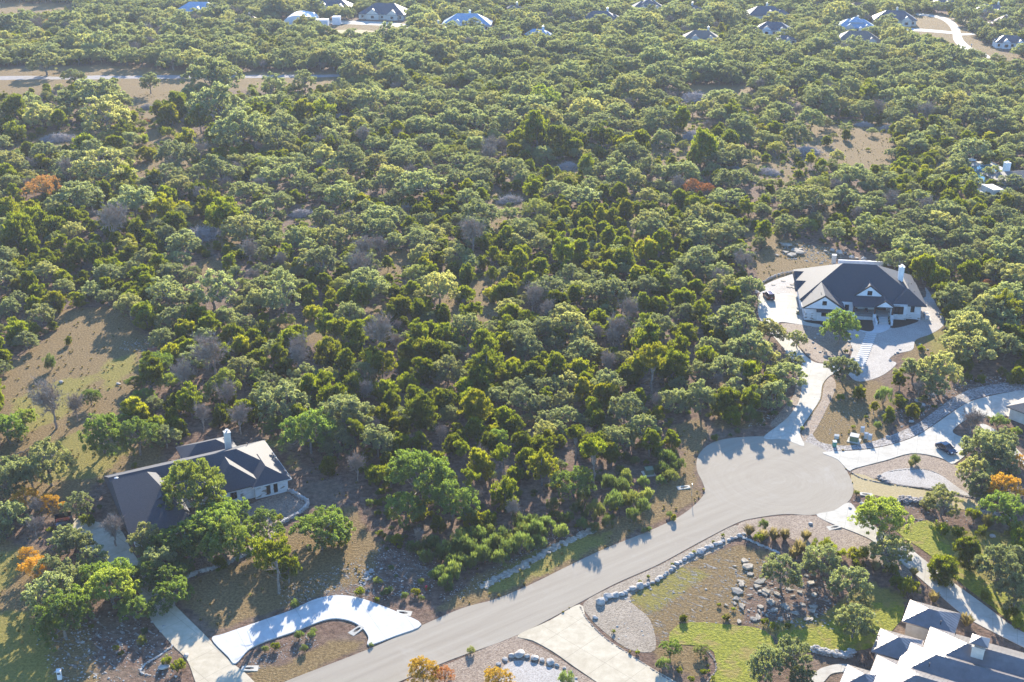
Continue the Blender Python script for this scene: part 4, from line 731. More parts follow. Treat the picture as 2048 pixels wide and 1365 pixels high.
def chimney(parent, u, v, z0, z1, w=1.2, mat=None, cap='flat'):
    mb = MB(); mb.box(u - w / 2, u + w / 2, v - w / 2, v + w / 2, z0, z1); mb.box(u - w / 2 - .1, u + w / 2 + .1, v - w / 2 - .1, v + w / 2 + .1, z1 + .001, z1 + .16)
    o = mb.build('chimney', mat or M['white'], parent); c = MB()
    if cap == 'flat': c.cyl((u, v, z1 + .16), .18, .35); c.cyl((u, v, z1 + .52), .34, .10)
    else:
        for a in (-.5, .5):
            for b in (-.5, .5): c.box(u + a - .06, u + a + .06, v + b - .06, v + b + .06, z1 + .16, z1 + .75)
        hip(c, u - w / 2 - .4, u + w / 2 + .4, v - w / 2 - .4, v + w / 2 + .4, z1 + .85, .55, 'u', 1, 1, .1)
    c.build('chimney_cap', M['seam'] if cap != 'flat' else M['metalgrey'], o); return o
def vent(parent, u, v, z, h=.5):
    mb = MB(); mb.cyl((u, v, z), .06, h + .3, 8); mb.cyl((u, v, z + h + .3), .10, .08, 8); return mb.build('roof_vent', M['trim'], parent)
# ======== white farmhouse ========
o = G(1605, 642); H = empty('house', (o.x, o.y, 0), math.radians(-8))
tag(H, 'white farmhouse with steep dark gabled roof and front steps, above the cul-de-sac', 'house')
w = MB()
w.box(.5, 9.8, .6, 14, -.3, 3.55); w.box(9.79, 13, 4.9, 14, -.3, 3.9); w.box(.1, 30.3, 8.2, 27.4, -.3, 3.95); w.box(22.3, 26.4, 4.2, 9, -.3, 4.15); w.box(26.39, 30.0, 5.0, 12, -.3, 3.98)
gablewall(w, -.3, 10.4, -.06, 3.6, 7.1, .3); gablewall(w, 13.1, 21.1, 6.94, 4.9, 7.9, .3); gablewall(w, 18.2, 22.8, 2.34, 3.95, 5.5, .3)
w.build('wall', M['white'], H)
for q in ((.45, 3.6, .50, 3, -.3, 2.0), (22.2, 26.4, 4.1, 8, -.3, 1.5), (26.41, 30.1, 4.9, 9, -.3, 1.5)): st = MB(); st.box(*q); st.build('stone_base', M['limestone'], H)
r = MB()
hip(r, -.7, 31, 5.0, 28, 4.0, .56); hip(r, -.3, 10.4, 0, 16, 3.6, .655, 'v', 0, 1); hip(r, 13.1, 21.1, 7.0, 16, 4.9, .75, 'v', 0, 0)
hip(r, 18.2, 22.8, 2.4, 9, 3.95, .67, 'v', 0, 0); hip(r, 22.6, 31.2, 4.2, 22, 4.02, .72, 'v', 1, 1)
hip(r, -1.2, 9, 12.5, 18.5, 3.5, .62, 'u', 0, 1); hip(r, -.9, 9, 20, 26, 3.5, .62, 'u', 0, 1)
r.add([(12.6, 2.6, 3.75), (22.9, 2.6, 3.75), (22.9, 8.5, 5.3), (12.6, 8.5, 5.3), (12.6, 2.6, 3.6), (22.9, 2.6, 3.6), (22.9, 8.5, 5.1), (12.6, 8.5, 5.1)], [(0, 1, 2, 3), (7, 6, 5, 4), (4, 5, 1, 0), (5, 6, 2, 1), (6, 7, 3, 2), (7, 4, 0, 3)])
ro = r.build('roof', M['shingle'], H)
chimney(ro, 25.8, 15.2, 5, 10.6, 1.3)
for a, b, c in ((27.5, 12, 6.9), (29, 16, 5.4), (28.6, 9.5, 5.6), (2.4, 8, 5.3), (4.3, 3, 6.4)): vent(ro, a, b, c - .25)
for s_, e_, z0, z1, v in ((-.35, 10.45, 3.5, 7.1, -.03), (13.05, 21.15, 4.8, 7.9, 6.97), (18.15, 22.85, 3.85, 5.5, 2.37)):
    c = (s_ + e_) / 2; tr = MB()
    for a, b in ((s_, c), (e_, c)): tr.tube([(a, v, z0 + .12), (b, v, z1 + .08)], [.16, .16], 4)
    tr.build('gable_trim', M['trim'], H)
aw = MB(); aw.add([(3.2, .45, 3.45), (8.1, .45, 3.45), (8.1, -.55, 2.85), (3.2, -.55, 2.85), (3.2, .45, 3.3), (8.1, .45, 3.3), (8.1, -.55, 2.75), (3.2, -.55, 2.75)], [(3, 2, 1, 0), (4, 5, 6, 7), (2, 3, 7, 6), (0, 1, 5, 4), (1, 2, 6, 5), (3, 0, 4, 7)]); aw.build('awning', M['shingle'], H)
window(H, 4.5, -.07, 4.6, 1.1, 1.1); window(H, 4.6, .57, 1.3, 1.6, 1.7); window(H, 10.9, 4.87, 1.6, 1.0, 1.6); window(H, 16.5, 6.93, 5.3, 1.2, 1.2)
window(H, 14.6, 8.17, 1.5, 3.0, 2.1, mull=2); window(H, 22.8, 4.05, 1.6, 2.7, 2.1, mull=2); window(H, 27.4, 4.9, 2.0, .95, 1.6)
d = MB(); d.box(18.9, 21.9, 8.08, 8.18, .95, 3.4); dd = d.build('front_door', M['wood'], H)
dg = MB(); dg.box(19.1, 20.3, 8.03, 8.07, 1.5, 3.2); dg.box(20.5, 21.7, 8.03, 8.07, 1.5, 3.2); dg.build('door_glass', M['glass'], dd)
po = MB(); po.box(12.7, 22.7, 2.8, 8.2, -.3, .92); po.build('porch_floor', M['concrete_new'], H)
for k, (cu, hh) in enumerate(((12.95, 1.3), (18.2, 1.3), (22.6, 1.3))):
    pi = MB(); pi.box(cu - .4, cu + .4, 2.45, 3.25, -.3, 1.75); a = pi.build('porch_pier', M['white'], H)
    cc = MB(); cc.box(cu - .2, cu + .2, 2.65, 3.05, 1.752, 3.62); cc.build('porch_post', M['wood'], a)
rl = MB(); rl.box(13.4, 17.8, 2.78, 2.84, 1.75, 1.82); rl.box(13.4, 17.8, 2.78, 2.84, 1.0, 1.05); [rl.box(13.4 + k * .22, 13.43 + k * .22, 2.79, 2.83, 1.05, 1.75) for k in range(20)]; rl.build('railing', M['trim'], H)
sp_ = MB()
for k in range(5): sp_.box(18.7, 22.0, 2.8 - (k + 1) * .62, 2.8 - k * .62 - .002, -.3, .92 - (k + 1) * .17)
sp_.build('steps', M['concrete_new'], H)
for a in (18.45, 22.25): b = MB(); b.box(a - .2, a + .2, -.5, 2.44, -.3, 1.0); b.build('step_wall', M['white'], H)
gd = MB(); gd.box(.42, .48, 4, 8.9, .1, 2.6); gd.build('garage_door', M['white'], H)
tr2 = MB(); tr2.box(-.45, -.3, .5, 27.5, 3.35, 3.62); tr2.build('eave_board', M['cream'], H)
# rear terrace with low walls
rt = empty('terrace_wall', (0, 0, 0)); q = G(1662, 527); rt.location = q; rt.rotation_euler.z = math.radians(-8); tag(rt, 'white stone terrace wall with end pillars behind the white farmhouse', 'wall')
b = MB(); b.box(2, 19, 0, .5, 0, 1.1); b.build('wall', M['white'], rt)
for a in (0.2, 19.1):
    b = MB(); b.box(a, a + 1.1, -.3, .8, 0, 2.4 if a < 1 else 1.7); b.box(a - .1, a + 1.2, -.4, .9, 2.4 if a < 1 else 1.7, 2.6 if a < 1 else 1.9); b.build('pillar', M['cream'], rt)
def chair(x, y, z, rz, label):
    t = empty('porch_chair', (x, y, z), rz); tag(t, label, 'chair', 'chairs on the farmhouse porch')
    b = MB(); b.box(-.35, .35, -.35, .35, .32, .42); b.build('seat', M['wood'], t); b = MB(); b.box(-.3, .3, -.3, .25, .421, .55); b.build('cushion', M['fabric'], t)
    b = MB(); b.box(-.35, .35, .36, .42, .32, 1.0); b.build('backrest', M['wood'], t)
    for a in (-.32, .28):
        for c in (-.32, .28): b = MB(); b.box(a, a + .05, c, c + .05, 0, .318); b.build('leg', M['wood'], t)
def hloc(Hh, u, v, z=0):
    c, s_ = math.cos(Hh.rotation_euler.z), math.sin(Hh.rotation_euler.z); return (Hh.location.x + u * c - v * s_, Hh.location.y + u * s_ + v * c, z)
for a, nm in ((14.0, 'left of the two cushioned chairs on the white farmhouse porch'), (16.6, 'right of the two cushioned chairs on the white farmhouse porch')):
    x, y, z = hloc(H, a, 6.0, .92); chair(x, y, z, math.radians(-8), nm)
PL = ['top left', 'middle left', 'bottom left', 'top right', 'middle right', 'bottom right']
for k, (u, v) in enumerate(((18.95, 2.3), (18.95, 1.3), (18.95, .3), (21.75, 2.3), (21.75, 1.3), (21.75, .3))):
    z = .92 - .17 * (int((2.8 - v) / .62) + 1); x, y, z = hloc(H, u, v, z); t = empty('potted_plant', (x, y, z)); tag(t, 'dark potted plant on the farmhouse front steps, ' + PL[k] + ' one', 'potted plant', 'pots on the front steps')
    b = MB(); b.cyl((0, 0, 0), .18, .5, 10, .25); b.build('pot', M['trim'], t)
    Vv, Ff, tt = leaves(np.array([(0, 0, .7)]), np.array([.28]), 60, .12); oo = link(bpy.data.objects.new('foliage', np_mesh('foliage', Vv, Ff, [M['jun']], tt))); oo.parent = t
x, y, z = hloc(H, 31.0, 6.5); t = empty('air_conditioner', (x, y, 0), math.radians(-8)); tag(t, 'pair of grey air conditioning units on a pad right of the farmhouse', 'air conditioner')
b = MB(); b.box(-.2, 2.0, -2.2, 2.2, -.1, .12); b.build('pad', M['concrete'], t)
for k in (-1.5, .3):
    b = MB(); b.box(.3, 1.4, k, k + 1.2, .121, 1.2); q = b.build('cabinet', M['utilgrey'], t); b = MB(); b.cyl((.85, k + .6, 1.2), .45, .04, 12); b.build('fan_grille', M['trim'], q)
t = empty('wheelie_bin', hloc(H, -.9, 4.3), 0); tag(t, 'dark green wheelie bin beside the farmhouse garage wall', 'bin')
b = MB(); b.add([(-.28, -.3, .08), (.28, -.3, .08), (.28, .3, .08), (-.28, .3, .08), (-.36, -.4, 1.0), (.36, -.4, 1.0), (.36, .4, 1.0), (-.36, .4, 1.0)], [(3, 2, 1, 0), (0, 1, 5, 4), (1, 2, 6, 5), (2, 3, 7, 6), (3, 0, 4, 7), (4, 5, 6, 7)]); b.build('body', M['utilolive'], t)
b = MB(); b.box(-.38, .38, -.43, .44, 1.002, 1.08); b.build('lid', M['trim'], t); b = MB(); b.cyl((-.35, .3, .12), .12, .7, 10, axis='x'); b.build('wheel', M['tyre'], t)
# ======== stone house with grey hip roofs (left) ========
o = G(217, 956, 6.3); H2 = empty('house', (o.x, o.y, 0), math.radians(27.7))
tag(H2, 'stone house with long grey shingle roof and metal-capped chimney, behind leaning oaks', 'house')
w = MB(); w.box(.6, 30.8, -6.9, 6.9, -.3, 2.85); w.box(.9, 11.2, -16.2, -6.5, -.3, 2.86); w.box(17.2, 26, -8.9, -6, -.3, 2.88); w.box(24.5, 30.9, -9.6, -5, -.3, 2.84); w.box(15.6, 25.4, 6.5, 12.5, -.3, 2.6); w.build('wall', M['limestone'], H2)
r = MB(); hip(r, 0, 31.5, -7.5, 7.5, 2.9, .46, 'u', 0, 1); r.add([(.01, -17, 2.92), (11.4, -17, 2.92), (11.4, 2.5, 2.92), (.01, 2.5, 2.92), (.01, -17, 2.7), (11.4, -17, 2.7), (11.4, 2.5, 2.7), (.01, 2.5, 2.7), (.01, -3.6, 7.7), (6.4, -3.6, 7.7)], [(0, 1, 9, 8), (1, 2, 9), (2, 3, 8, 9), (3, 0, 8), (7, 6, 5, 4), (4, 5, 1, 0), (5, 6, 2, 1), (6, 7, 3, 2), (7, 4, 0, 3)]); hip(r, 5.2, 9.6, -10.5, -3, 4.6, .6, 'v', 0, 0); hip(r, 16.5, 26.3, -9.4, 0, 2.94, .60, 'v', 1, 0)
hip(r, 24.0, 31.52, -10.2, -1, 2.91, .5, 'v', 1, 0); hip(r, 15, 26, 6, 13.2, 2.7, .45, 'u', 1, 1); hip(r, 12.5, 19, -8.6, 0, 2.93, .62, 'v', 0, 0)
ro = r.build('roof', M['shingle'], H2); chimney(ro, 23.6, 4.6, 4, 7.9, 1.1, M['cream'])
for a, b_, c in ((8.8, -2.4, 5.1), (17, -4, 5.0), (12.5, -5.2, 4.0), (27, 3, 5)): vent(ro, a, b_, c - .2, .35)
gt = MB(); gt.box(23.95, 31.58, -10.32, -10.2, 2.72, 2.9); gt.box(31.52, 31.62, -10.2, 7.5, 2.7, 2.88); gt.build('gutter', M['cream'], H2)
sd = MB(); sd.cyl((1.2, -1.2, 6.0), .03, .6, 6); sd.cyl((1.2, -1.25, 6.6), .38, .08, 14, .1); sd.build('satellite_dish', M['utilgrey'], ro)
for a in (26.7, 28.1): window(H2, a, -9.62, .5, .75, 2.05, mull=0)
window(H2, 20, -8.92, .8, 1.2, 1.4, mull=1); window(H2, 13.3, -6.92, .8, 1.4, 1.4)
gd = MB(); gd.box(3, 8.5, -16.28, -16.2, .05, 2.4); gd.build('garage_door', M['cream'], H2)
pb = MB(); pb.box(12, 20, -13.2, -10.5, -.1, .25); pb.box(12, 20, -13.4, -13.2, -.1, .45); pb.build('porch', M['concrete'], H2)
x, y, z = hloc(H2, -.9, -8.5); t = empty('air_conditioner', (x, y, 0), math.radians(27)); tag(t, 'dark air conditioning unit at the left wall of the stone house', 'air conditioner')
b = MB(); b.box(-.5, .5, -.5, .5, 0, 1.0); q = b.build('cabinet', M['utilgrey'], t); b = MB(); b.cyl((0, 0, 1.0), .4, .04, 12); b.build('fan_grille', M['trim'], q)
# ======== metal roofed house (bottom right) ========
o = G(1804, 1243, 3.3); H3 = empty('house', (o.x, o.y, 0), math.radians(-28)); tag(H3, 'house with seamed grey metal hip roofs and capped chimney, at bottom right', 'house')
RO = [(0, 7.8, 0, 6.4, 3.3, .45, 'u'), (4.2, 36, -11.6, 0.2, 3.6, .50, 'u'), (-2.6, 4.0, -9.6, -3.2, 3.2, .50, 'u'), (1.6, 30, -14.8, -5.0, 3.65, .50, 'u'), (-1.6, 34, -23, -10.2, 3.35, .50, 'u'), (-5.0, 1.0, -20.2, -14.2, 3.1, .5, 'u')]
w = MB(); r = MB(); sm = MB()
for k, (a, b_, c, d_, z, p, ax) in enumerate(RO):
    w.box(a + .6, b_ - .6, c + .6 + .01 * k, d_ - .6 - .01 * k, -.3, z - .2 + .003 * k); hip(r, a, b_, c, d_, z, p, ax, 1, 1, .18); seams(sm, a, b_, c, d_, z, p, ax)
w.build('wall', M['cream'], H3); ro = r.build('roof', M['seam'], H3); sm.build('roof_seams', M['seam'], ro)
chimney(ro, 11.8, -6.6, 4.5, 7.4, 1.7, M['cream'], 'pyramid')
for a, b_, c in ((5.5, 1.2, 4.0), (8, -1, 4.3), (6, -12, 5.4)): vent(ro, a, b_, c - .2, .3)
window(H3, .58, 2, 1, 1.4, 1.2, 'u-'); window(H3, -2.02, -7.5, .9, 1.6, 1.4, 'u-'); d = MB(); d.box(3.9, 5.2, -3.35, -3.25, 0, 2.2); d.build('door', M['wood'], H3)
# ======== stucco house at right edge ========
o = G(2012, 812, 3.0); H4 = empty('house', (o.x, o.y, 0), math.radians(-52)); tag(H4, 'cream house with brown hip roof beside the curved drive, at right edge', 'house')
w = MB(); w.box(.7, 22, .7, 15, -.3, 2.8); w.build('wall', M['cream'], H4); r = MB(); hip(r, 0, 22.6, 0, 15.6, 2.9, .42); r.build('roof', M['shingle_brown'], H4)
for a in (4.2, 5.7): window(H4, a, .68, .9, 1.1, 1.5, frame=M['white'])
window(H4, 12, .68, .9, 1.4, 1.5, frame=M['white'])
# ======== pool house (right, upper) ========
o = G(1990, 408); H5 = empty('house', (o.x, o.y, 0), math.radians(12)); tag(H5, 'tan house with flat terraces and white chimney behind the swimming pool', 'house')
w = MB(); w.box(0, 4, 2, 9, 0, 4.2); w.box(8, 40, 8, 20, 0, 4.6); w.box(-3, 0, 5, 14, 0, 2.2); w.build('wall', M['cream'], H5)
r = MB(); hip(r, 7, 41, 7, 21, 4.7, .3); r.box(6, 16, 4, 8, 3.6, 3.8); r.build('roof', M['shingle_brown'], H5); chimney(H5, 14, 17, 5, 9, 1.8); window(H5, 1, 1.98, 1.2, 1.2, 1.6); window(H5, 12, 7.98, 1, 2, 2)
o = G(1962, 380); t = empty('swimming_pool', (o.x, o.y, 0), math.radians(8)); tag(t, 'raised swimming pool with pale stone deck among trees', 'swimming pool')
b = MB(); b.box(-2, 19, -2, 30, 0, 1.9); b.build('deck', M['concrete'], t); b = MB(); b.box(0, 16, 1, 24, 1.901, 1.96); b.build('water', M['water'], t)
b = MB(); b.box(-2.2, 19.2, -2.4, -2.0, 0, 2.2); b.build('retaining_wall', M['limestone'], t)
for k, (dx, dy) in enumerate(((4, 31), (7.5, 32))):
    q = t.location + Vector((dx, dy, 0)); u = empty('sun_shade', (q.x, q.y, 0)); tag(u, ('left' if k == 0 else 'right') + ' of two round white parasols behind the swimming pool', 'parasol', 'parasols by the pool')
    b = MB(); b.cyl((0, 0, 0), .06, 2.6, 6); b.build('pole', M['metalgrey'], u); b = MB(); b.cyl((0, 0, 2.4), 1.9, .7, 10, .1); b.build('canopy', M['white'], u)
# ---------------- distant houses ----------------
def far_house(x, y, wpx, roof, wall, rot, lab, style=0, dep=.6, st=1, name='house'):
    p = G(x, y); Wd = wpx / pxm(p); D = Wd * dep; Hh = empty(name, (p.x, p.y, 0), math.radians(rot)); tag(Hh, lab, 'house' if name == 'house' else name.replace('_', ' '))
    u0, u1 = -Wd / 2, Wd / 2; ev = 3.2 * st + .3; w = MB(); r = MB(); pitch = .62
    w.box(u0 + .6, u1 - .6, .6, D - .6, -.3, ev - .1)
    hip(r, u0, u1, 0, D, ev, pitch, 'u', 1, 1)
    gs = [(.18, .3), (.62, .26)] if style in (0, 2) else [(.4, .34)]
    for k, (f, g_) in enumerate(gs):
        a = u0 + Wd * f; b_ = a + Wd * g_; z1 = ev + .02 + .02 * k; h_ = (b_ - a) / 2 * (pitch + .1); hip(r, a, b_, -1.2 - k * .7, D * .5, z1, pitch + .1, 'v', 0, 0)
        gablewall(w, a, b_, -1.26 - k * .7, z1, z1 + h_); w.box(a + .5, b_ - .5, -1.0 - k * .7, 1 + .01 * k, -.3, z1 - .12)
        window(Hh, (a + b_) / 2 - 1, -1.02 - k * .7, .9, 2, 1.6)
    if style == 2: hip(r, u0 + Wd * .3, u0 + Wd * .7, D * .2, D * .8, ev + 3.0, pitch); w.box(u0 + Wd * .33, u0 + Wd * .67, D * .25, D * .75, ev, ev + 2.9)
    if style == 1: hip(r, u1 - Wd * .32, u1 + Wd * .12, D * .1, D * .75, ev - .3, pitch, 'u', 1, 1); w.box(u1 - Wd * .3, u1 + Wd * .10, D * .14, D * .7, -.3, ev - .42)
    w.build('wall', wall, Hh); ro = r.build('roof', roof, Hh)
    for f in (.08, .5, .9): window(Hh, u0 + Wd * f - .5 * (f > .8), .58, 1, 1.3, 1.5)
    if int(x) % 3: chimney(ro, u0 + Wd * (.3, .7, .55)[int(x) % 3], D * .6, ev, ev + D * .31 + 1.4, 1.2, wall)
sh, sl_, bm, br, rd, sb = M['shingle'], M['slate'], M['bluemetal'], M['shingle_brown'], M['redroof'], M['seam']
FH = [(390, 36, 92, bm, M['white'], -6, 'pale blue metal roofed house at top left', 1), (497, 54, 44, rd, br, 8, 'dark red-brown roofed barn below the top left houses', 1),
 (662, 26, 78, sl_, M['cream'], -5, 'dark slate roofed house left of the larger slate roofed one at top', 0), (762, 40, 98, sl_, M['cream'], -12, 'large slate roofed house behind two pale drives at top', 0),
 (932, 62, 100, bm, M['white'], -3, 'pale blue house with three white gables at top centre', 0), (868, 70, 46, br, M['cream'], 4, 'small grey-brown house left of the pale blue gabled one', 1),
 (1030, 28, 30, br, M['cream'], 10, 'small brown roof among trees right of the blue gabled house', 1), (1072, 82, 50, bm, M['white'], -15, 'low blue-white roof half hidden by oaks at top centre', 1),
 (1198, 50, 72, sl_, M['white'], -8, 'grey and white house right of top centre', 1), (1297, 28, 66, sl_, M['cream'], 0, 'dark slate house with a white porch near the top edge', 2),
 (1385, 32, 44, sl_, M['cream'], 5, 'low dark house right of the white-porched slate one', 1), (1402, 90, 72, br, M['cream'], -5, 'long brown-grey roof with a cupola below the upper row', 0),
 (1545, 72, 70, sl_, M['white'], -14, 'slate roofed white gabled house with an orange tree in front', 0), (1572, 92, 38, sl_, M['cream'], 12, 'small blue-grey roof in front of the orange tree house', 1),
 (1535, 42, 80, sl_, M['cream'], 3, 'long dark roof behind the white gabled house', 1), (1712, 68, 78, bm, M['cream'], -8, 'two-storey house with bright blue metal roof at top right', 2),
 (1718, 96, 92, br, M['cream'], -5, 'wide brown-grey hip roof in front of the blue metal roof', 0), (1790, 52, 84, sl_, M['cream'], -10, 'big slate house with double garage beside the curving far road', 0),
 (1722, 26, 46, rd, M['cream'], 10, 'dark striped roof behind the blue metal roofed house', 1), (1978, 34, 62, sl_, M['cream'], -25, 'steep slate roof at the far right edge, upper one', 0),
 (2012, 62, 60, rd, M['cream'], -5, 'red-brown two-storey house at the far right edge', 2), (2022, 98, 62, sl_, M['white'], -8, 'white garage house with slate roof, lowest at far right', 0), (1890, 18, 44, sl_, M['cream'], 5, 'pale house half hidden behind the bend of the far road', 1),
 (2000, 3, 60, sl_, M['cream'], 5, 'slate house on the top edge at far right', 1)]
FARH = []
for a in FH:
    far_house(*a); p = G(a[0], a[1]); FARH.append((p.x, p.y, a[2] / pxm(p)))
p = G(598, 52); FARH.append((p.x + 4, p.y, 34)); FARH.append((G(722, 60).x, G(722, 66).y, 40))
p = G(598, 52); t = empty('arched_building', (p.x, p.y, 0)); tag(t, 'white round-roofed hangar with side shed at top left', 'hangar')
b = MB(); Wd = 62 / pxm(p); n = 14; vs = []
for v in (0, 22):
    for k in range(n + 1): an = math.pi * k / n; vs.append((-Wd / 2 * math.cos(an), v, 1.5 + 5.0 * math.sin(an)))
b.add(vs, [(k, k + 1, n + 2 + k, n + 1 + k) for k in range(n)] + [tuple(range(n, -1, -1)), tuple(range(n + 1, 2 * n + 2))]); b.build('roof', M['white'], t); b = MB(); b.box(-Wd / 2 + .2, Wd / 2 - .2, .2, 21.8, -.2, 1.49); b.build('wall', M['white'], t)
b = MB(); b.box(Wd / 2 + .5, Wd / 2 + 9, -3, 4, 0, 4); b.box(Wd / 2 + 11, Wd / 2 + 16, 3, 9, 0, 5); b.build('shed', M['white'], t)
HOUSES = [(H, 15, 14, 22), (H2, 15, -3, 21), (H3, 12, -8, 24), (H4, 10, 7, 16)]
# ---------------- vehicles ----------------
def car(px, py, rz, paint, label, L=4.7, Wd=1.86, suv=False):
    p = G(px, py, .08); t = empty('parked_car', (p.x, p.y, .085), rz); tag(t, label, 'car')
    h = Wd / 2; hb = 1.02 if suv else .92; ht = 1.78 if suv else 1.5
    # body side profile (x forward), lofted with tumblehome
    pr = [(-L / 2, .45), (-L / 2 + .05, hb * .98), (-L / 2 + .3, hb), (-L * .1, hb), (L * .20, hb * .98), (L * .40, hb * .82), (L / 2 - .05, hb * .62), (L / 2, .4), (L / 2 - .1, .25), (-L / 2 + .1, .25)]
    mb = MB(); n = len(pr); rings = [(-h, .93, .04), (-h + .12, 1, 0), (h - .12, 1, 0), (h, .93, .04)]
    vs = []
    for y, s, dz in rings:
        for x, z in pr: vs.append((x * (s * .5 + .5), y, z if z < .5 else z * (1 - dz)))
    fs = [(k * n + i, k * n + (i + 1) % n, (k + 1) * n + (i + 1) % n, (k + 1) * n + i) for k in range(3) for i in range(n)]; mb.add(vs, fs + [tuple(range(n - 1, -1, -1)), tuple(range(3 * n, 4 * n))])
    mb.build('body', paint, t)
    a0, a1, b0, b1 = (-L / 2 + .12, L * .17, -L / 2 + .3, L * .02) if suv else (-L * .42, L * .24, -L * .22, L * .03)
    c = MB(); w0, w1 = h * .93, h * .78
    c.add([(a0, -w0, hb), (a1, -w0, hb), (a1, w0, hb), (a0, w0, hb), (b0, -w1, ht), (b1, -w1, ht), (b1, w1, ht), (b0, w1, ht)], [(3, 2, 1, 0), (4, 5, 6, 7), (0, 1, 5, 4), (1, 2, 6, 5), (2, 3, 7, 6), (3, 0, 4, 7)]); c.build('windows', M['glass'], t)
    c = MB(); c.box(b0 - .04, b1 + .04, -w1 - .03, w1 + .03, ht - .01, ht + .05); c.build('roof_panel', paint, t)
    for sx in (b0, b1): pass
    for s in (-1, 1):
        c = MB()
        for xa, xb in ((a1, b1), (a0, b0), ((a0 + a1) / 2, (b0 + b1) / 2)): c.tube([(xa, s * w0, hb), (xb, s * w1, ht)], [.04, .04], 4)
        c.build('pillar', paint, t)
        for x in (-L * .31, L * .31):
            c = MB(); c.cyl((x, s * (h - .12) - .11, .33), .34, .24, 18, axis='y'); q = c.build('tyre', M['tyre'], t)
            c = MB(); c.cyl((x, s * (h + .005) - (.02 if s > 0 else 0), .33), .22, .02, 14, axis='y'); c.build('rim', M['rim'], q)
        c = MB(); c.box(L / 2 - .28, L / 2 - .02, s * h * .75 - .2, s * h * .75 + .2, hb * .66, hb * .80); c.build('headlight', M['lamp'], t)
        c = MB(); c.box(-L / 2 - .03, -L / 2 + .15, s * h * .80 - .12, s * h * .80 + .12, hb * .66, hb * .9); c.build('tail_light', M['redlamp'], t)
        c = MB(); c.box(a1 - .15, a1 + .05, s * (h + .11) - .1, s * (h + .11) + .1, hb + .02, hb + .18); c.build('side_mirror', paint, t)
    c = MB(); c.box(L / 2 - .01, L / 2 + .02, -.26, .26, .38, .52); c.build('number_plate', M['plate'], t)
    c = MB(); c.box(-L / 2 - .04, -L / 2 - .01, -.26, .26, .7, .84); c.build('number_plate', M['plate'], t)
    if suv:
        for s in (-1, 1): c = MB(); c.box(b0 + .2, b1 - .1, s * w1 * .85 - .02, s * w1 * .85 + .02, ht + .05, ht + .12); c.build('roof_rail', M['metalgrey'], t)
        c = MB(); c.box(-L / 2 - .06, -L / 2 + .1, -h * .95, h * .95, .35, .55); c.build('rear_bumper', M['trim'], t)
car(1537, 596, math.radians(97), M['maroon'], 'maroon four-wheel-drive parked on the pale pad left of the farmhouse', 4.8, 1.95, True)
car(1892, 902, math.radians(-62), M['navy'], 'dark blue hatchback parked on the curved drive below the cream house', 4.5, 1.84)
# ---------------- rocks ----------------
def rock_mesh(i, flat=.7, name='boulder', mat=None):
    bm = bmesh.new(); bmesh.ops.create_icosphere(bm, subdivisions=2, radius=.5); rs = [Vector(unit(1)[0]) for _ in range(9)]; ds = [random.uniform(.30, .46) for _ in rs]
    for v in bm.verts:
        for r_, d_ in zip(rs, ds):
            k = v.co.dot(r_)
            if k > d_: v.co -= r_ * (k - d_)
        v.co.z *= flat
    me = bpy.data.meshes.new(name); bm.to_mesh(me); bm.free(); me.materials.append(mat or M['rock']); return me
BM = [rock_mesh(i, (.75, .6, .8, .5)[i % 4]) for i in range(6)]; SM = [rock_mesh(i, .16, 'rock_slab') for i in range(4)]
def slab_mesh(i):
    bm = bmesh.new(); n = random.randint(5, 8); a = sorted(random.uniform(0, 6.283) for _ in range(n)); t = random.uniform(.05, .10); lo = []; hi = []
    for q in a: r_ = random.uniform(.34, .55); lo.append(bm.verts.new((r_ * 1.1 * math.cos(q), r_ * 1.1 * math.sin(q), -t))); hi.append(bm.verts.new((r_ * math.cos(q), r_ * math.sin(q), t * random.uniform(.5, 1))))
    c = bm.verts.new((0, 0, t)); m = len(a)
    for k in range(m): bm.faces.new((hi[k], hi[(k + 1) % m], c)); bm.faces.new((lo[k], lo[(k + 1) % m], hi[(k + 1) % m], hi[k]))
    me = bpy.data.meshes.new('rock_slab'); bm.to_mesh(me); bm.free(); me.materials.append(M['slabrock']); return me
M['slabrock'] = surf('weathered_ledge', (0.22, 0.185, 0.145), (0.44, 0.385, 0.30), 1.6, 0.9, 0.7, 3, 0.1)
SM = [slab_mesh(i) for i in range(9)]
def put_rock(me, x, y, w, name, label, group, cat=None, zs=1.0, asp=1.0):
    cat = cat or ('stone slab' if name == 'rock_slab' else 'boulder'); p = G(x, y); s = w / pxm(p); o = link(bpy.data.objects.new(name, me)); o.location = (p.x, p.y, s * .18 * zs); o.rotation_euler = (random.uniform(-.1, .1), random.uniform(-.1, .1), random.uniform(0, 6.28)); o.scale = (s * random.uniform(1, 1.25) * asp, s, s * zs * random.uniform(.8, 1.1)); tag(o, label, cat, group); return o
ORD = ['first', 'second', 'third', 'fourth', 'fifth', 'sixth', 'seventh', 'eighth', 'ninth', 'tenth', 'eleventh', 'twelfth', 'thirteenth', 'fourteenth', 'fifteenth', 'sixteenth', 'seventeenth', 'eighteenth', 'nineteenth', 'twentieth',
 'twenty-first', 'twenty-second', 'twenty-third', 'twenty-fourth', 'twenty-fifth', 'twenty-sixth', 'twenty-seventh', 'twenty-eighth', 'twenty-ninth', 'thirtieth', 'thirty-first', 'thirty-second', 'thirty-third', 'thirty-fourth', 'thirty-fifth', 'thirty-sixth', 'thirty-seventh', 'thirty-eighth', 'thirty-ninth', 'fortieth']
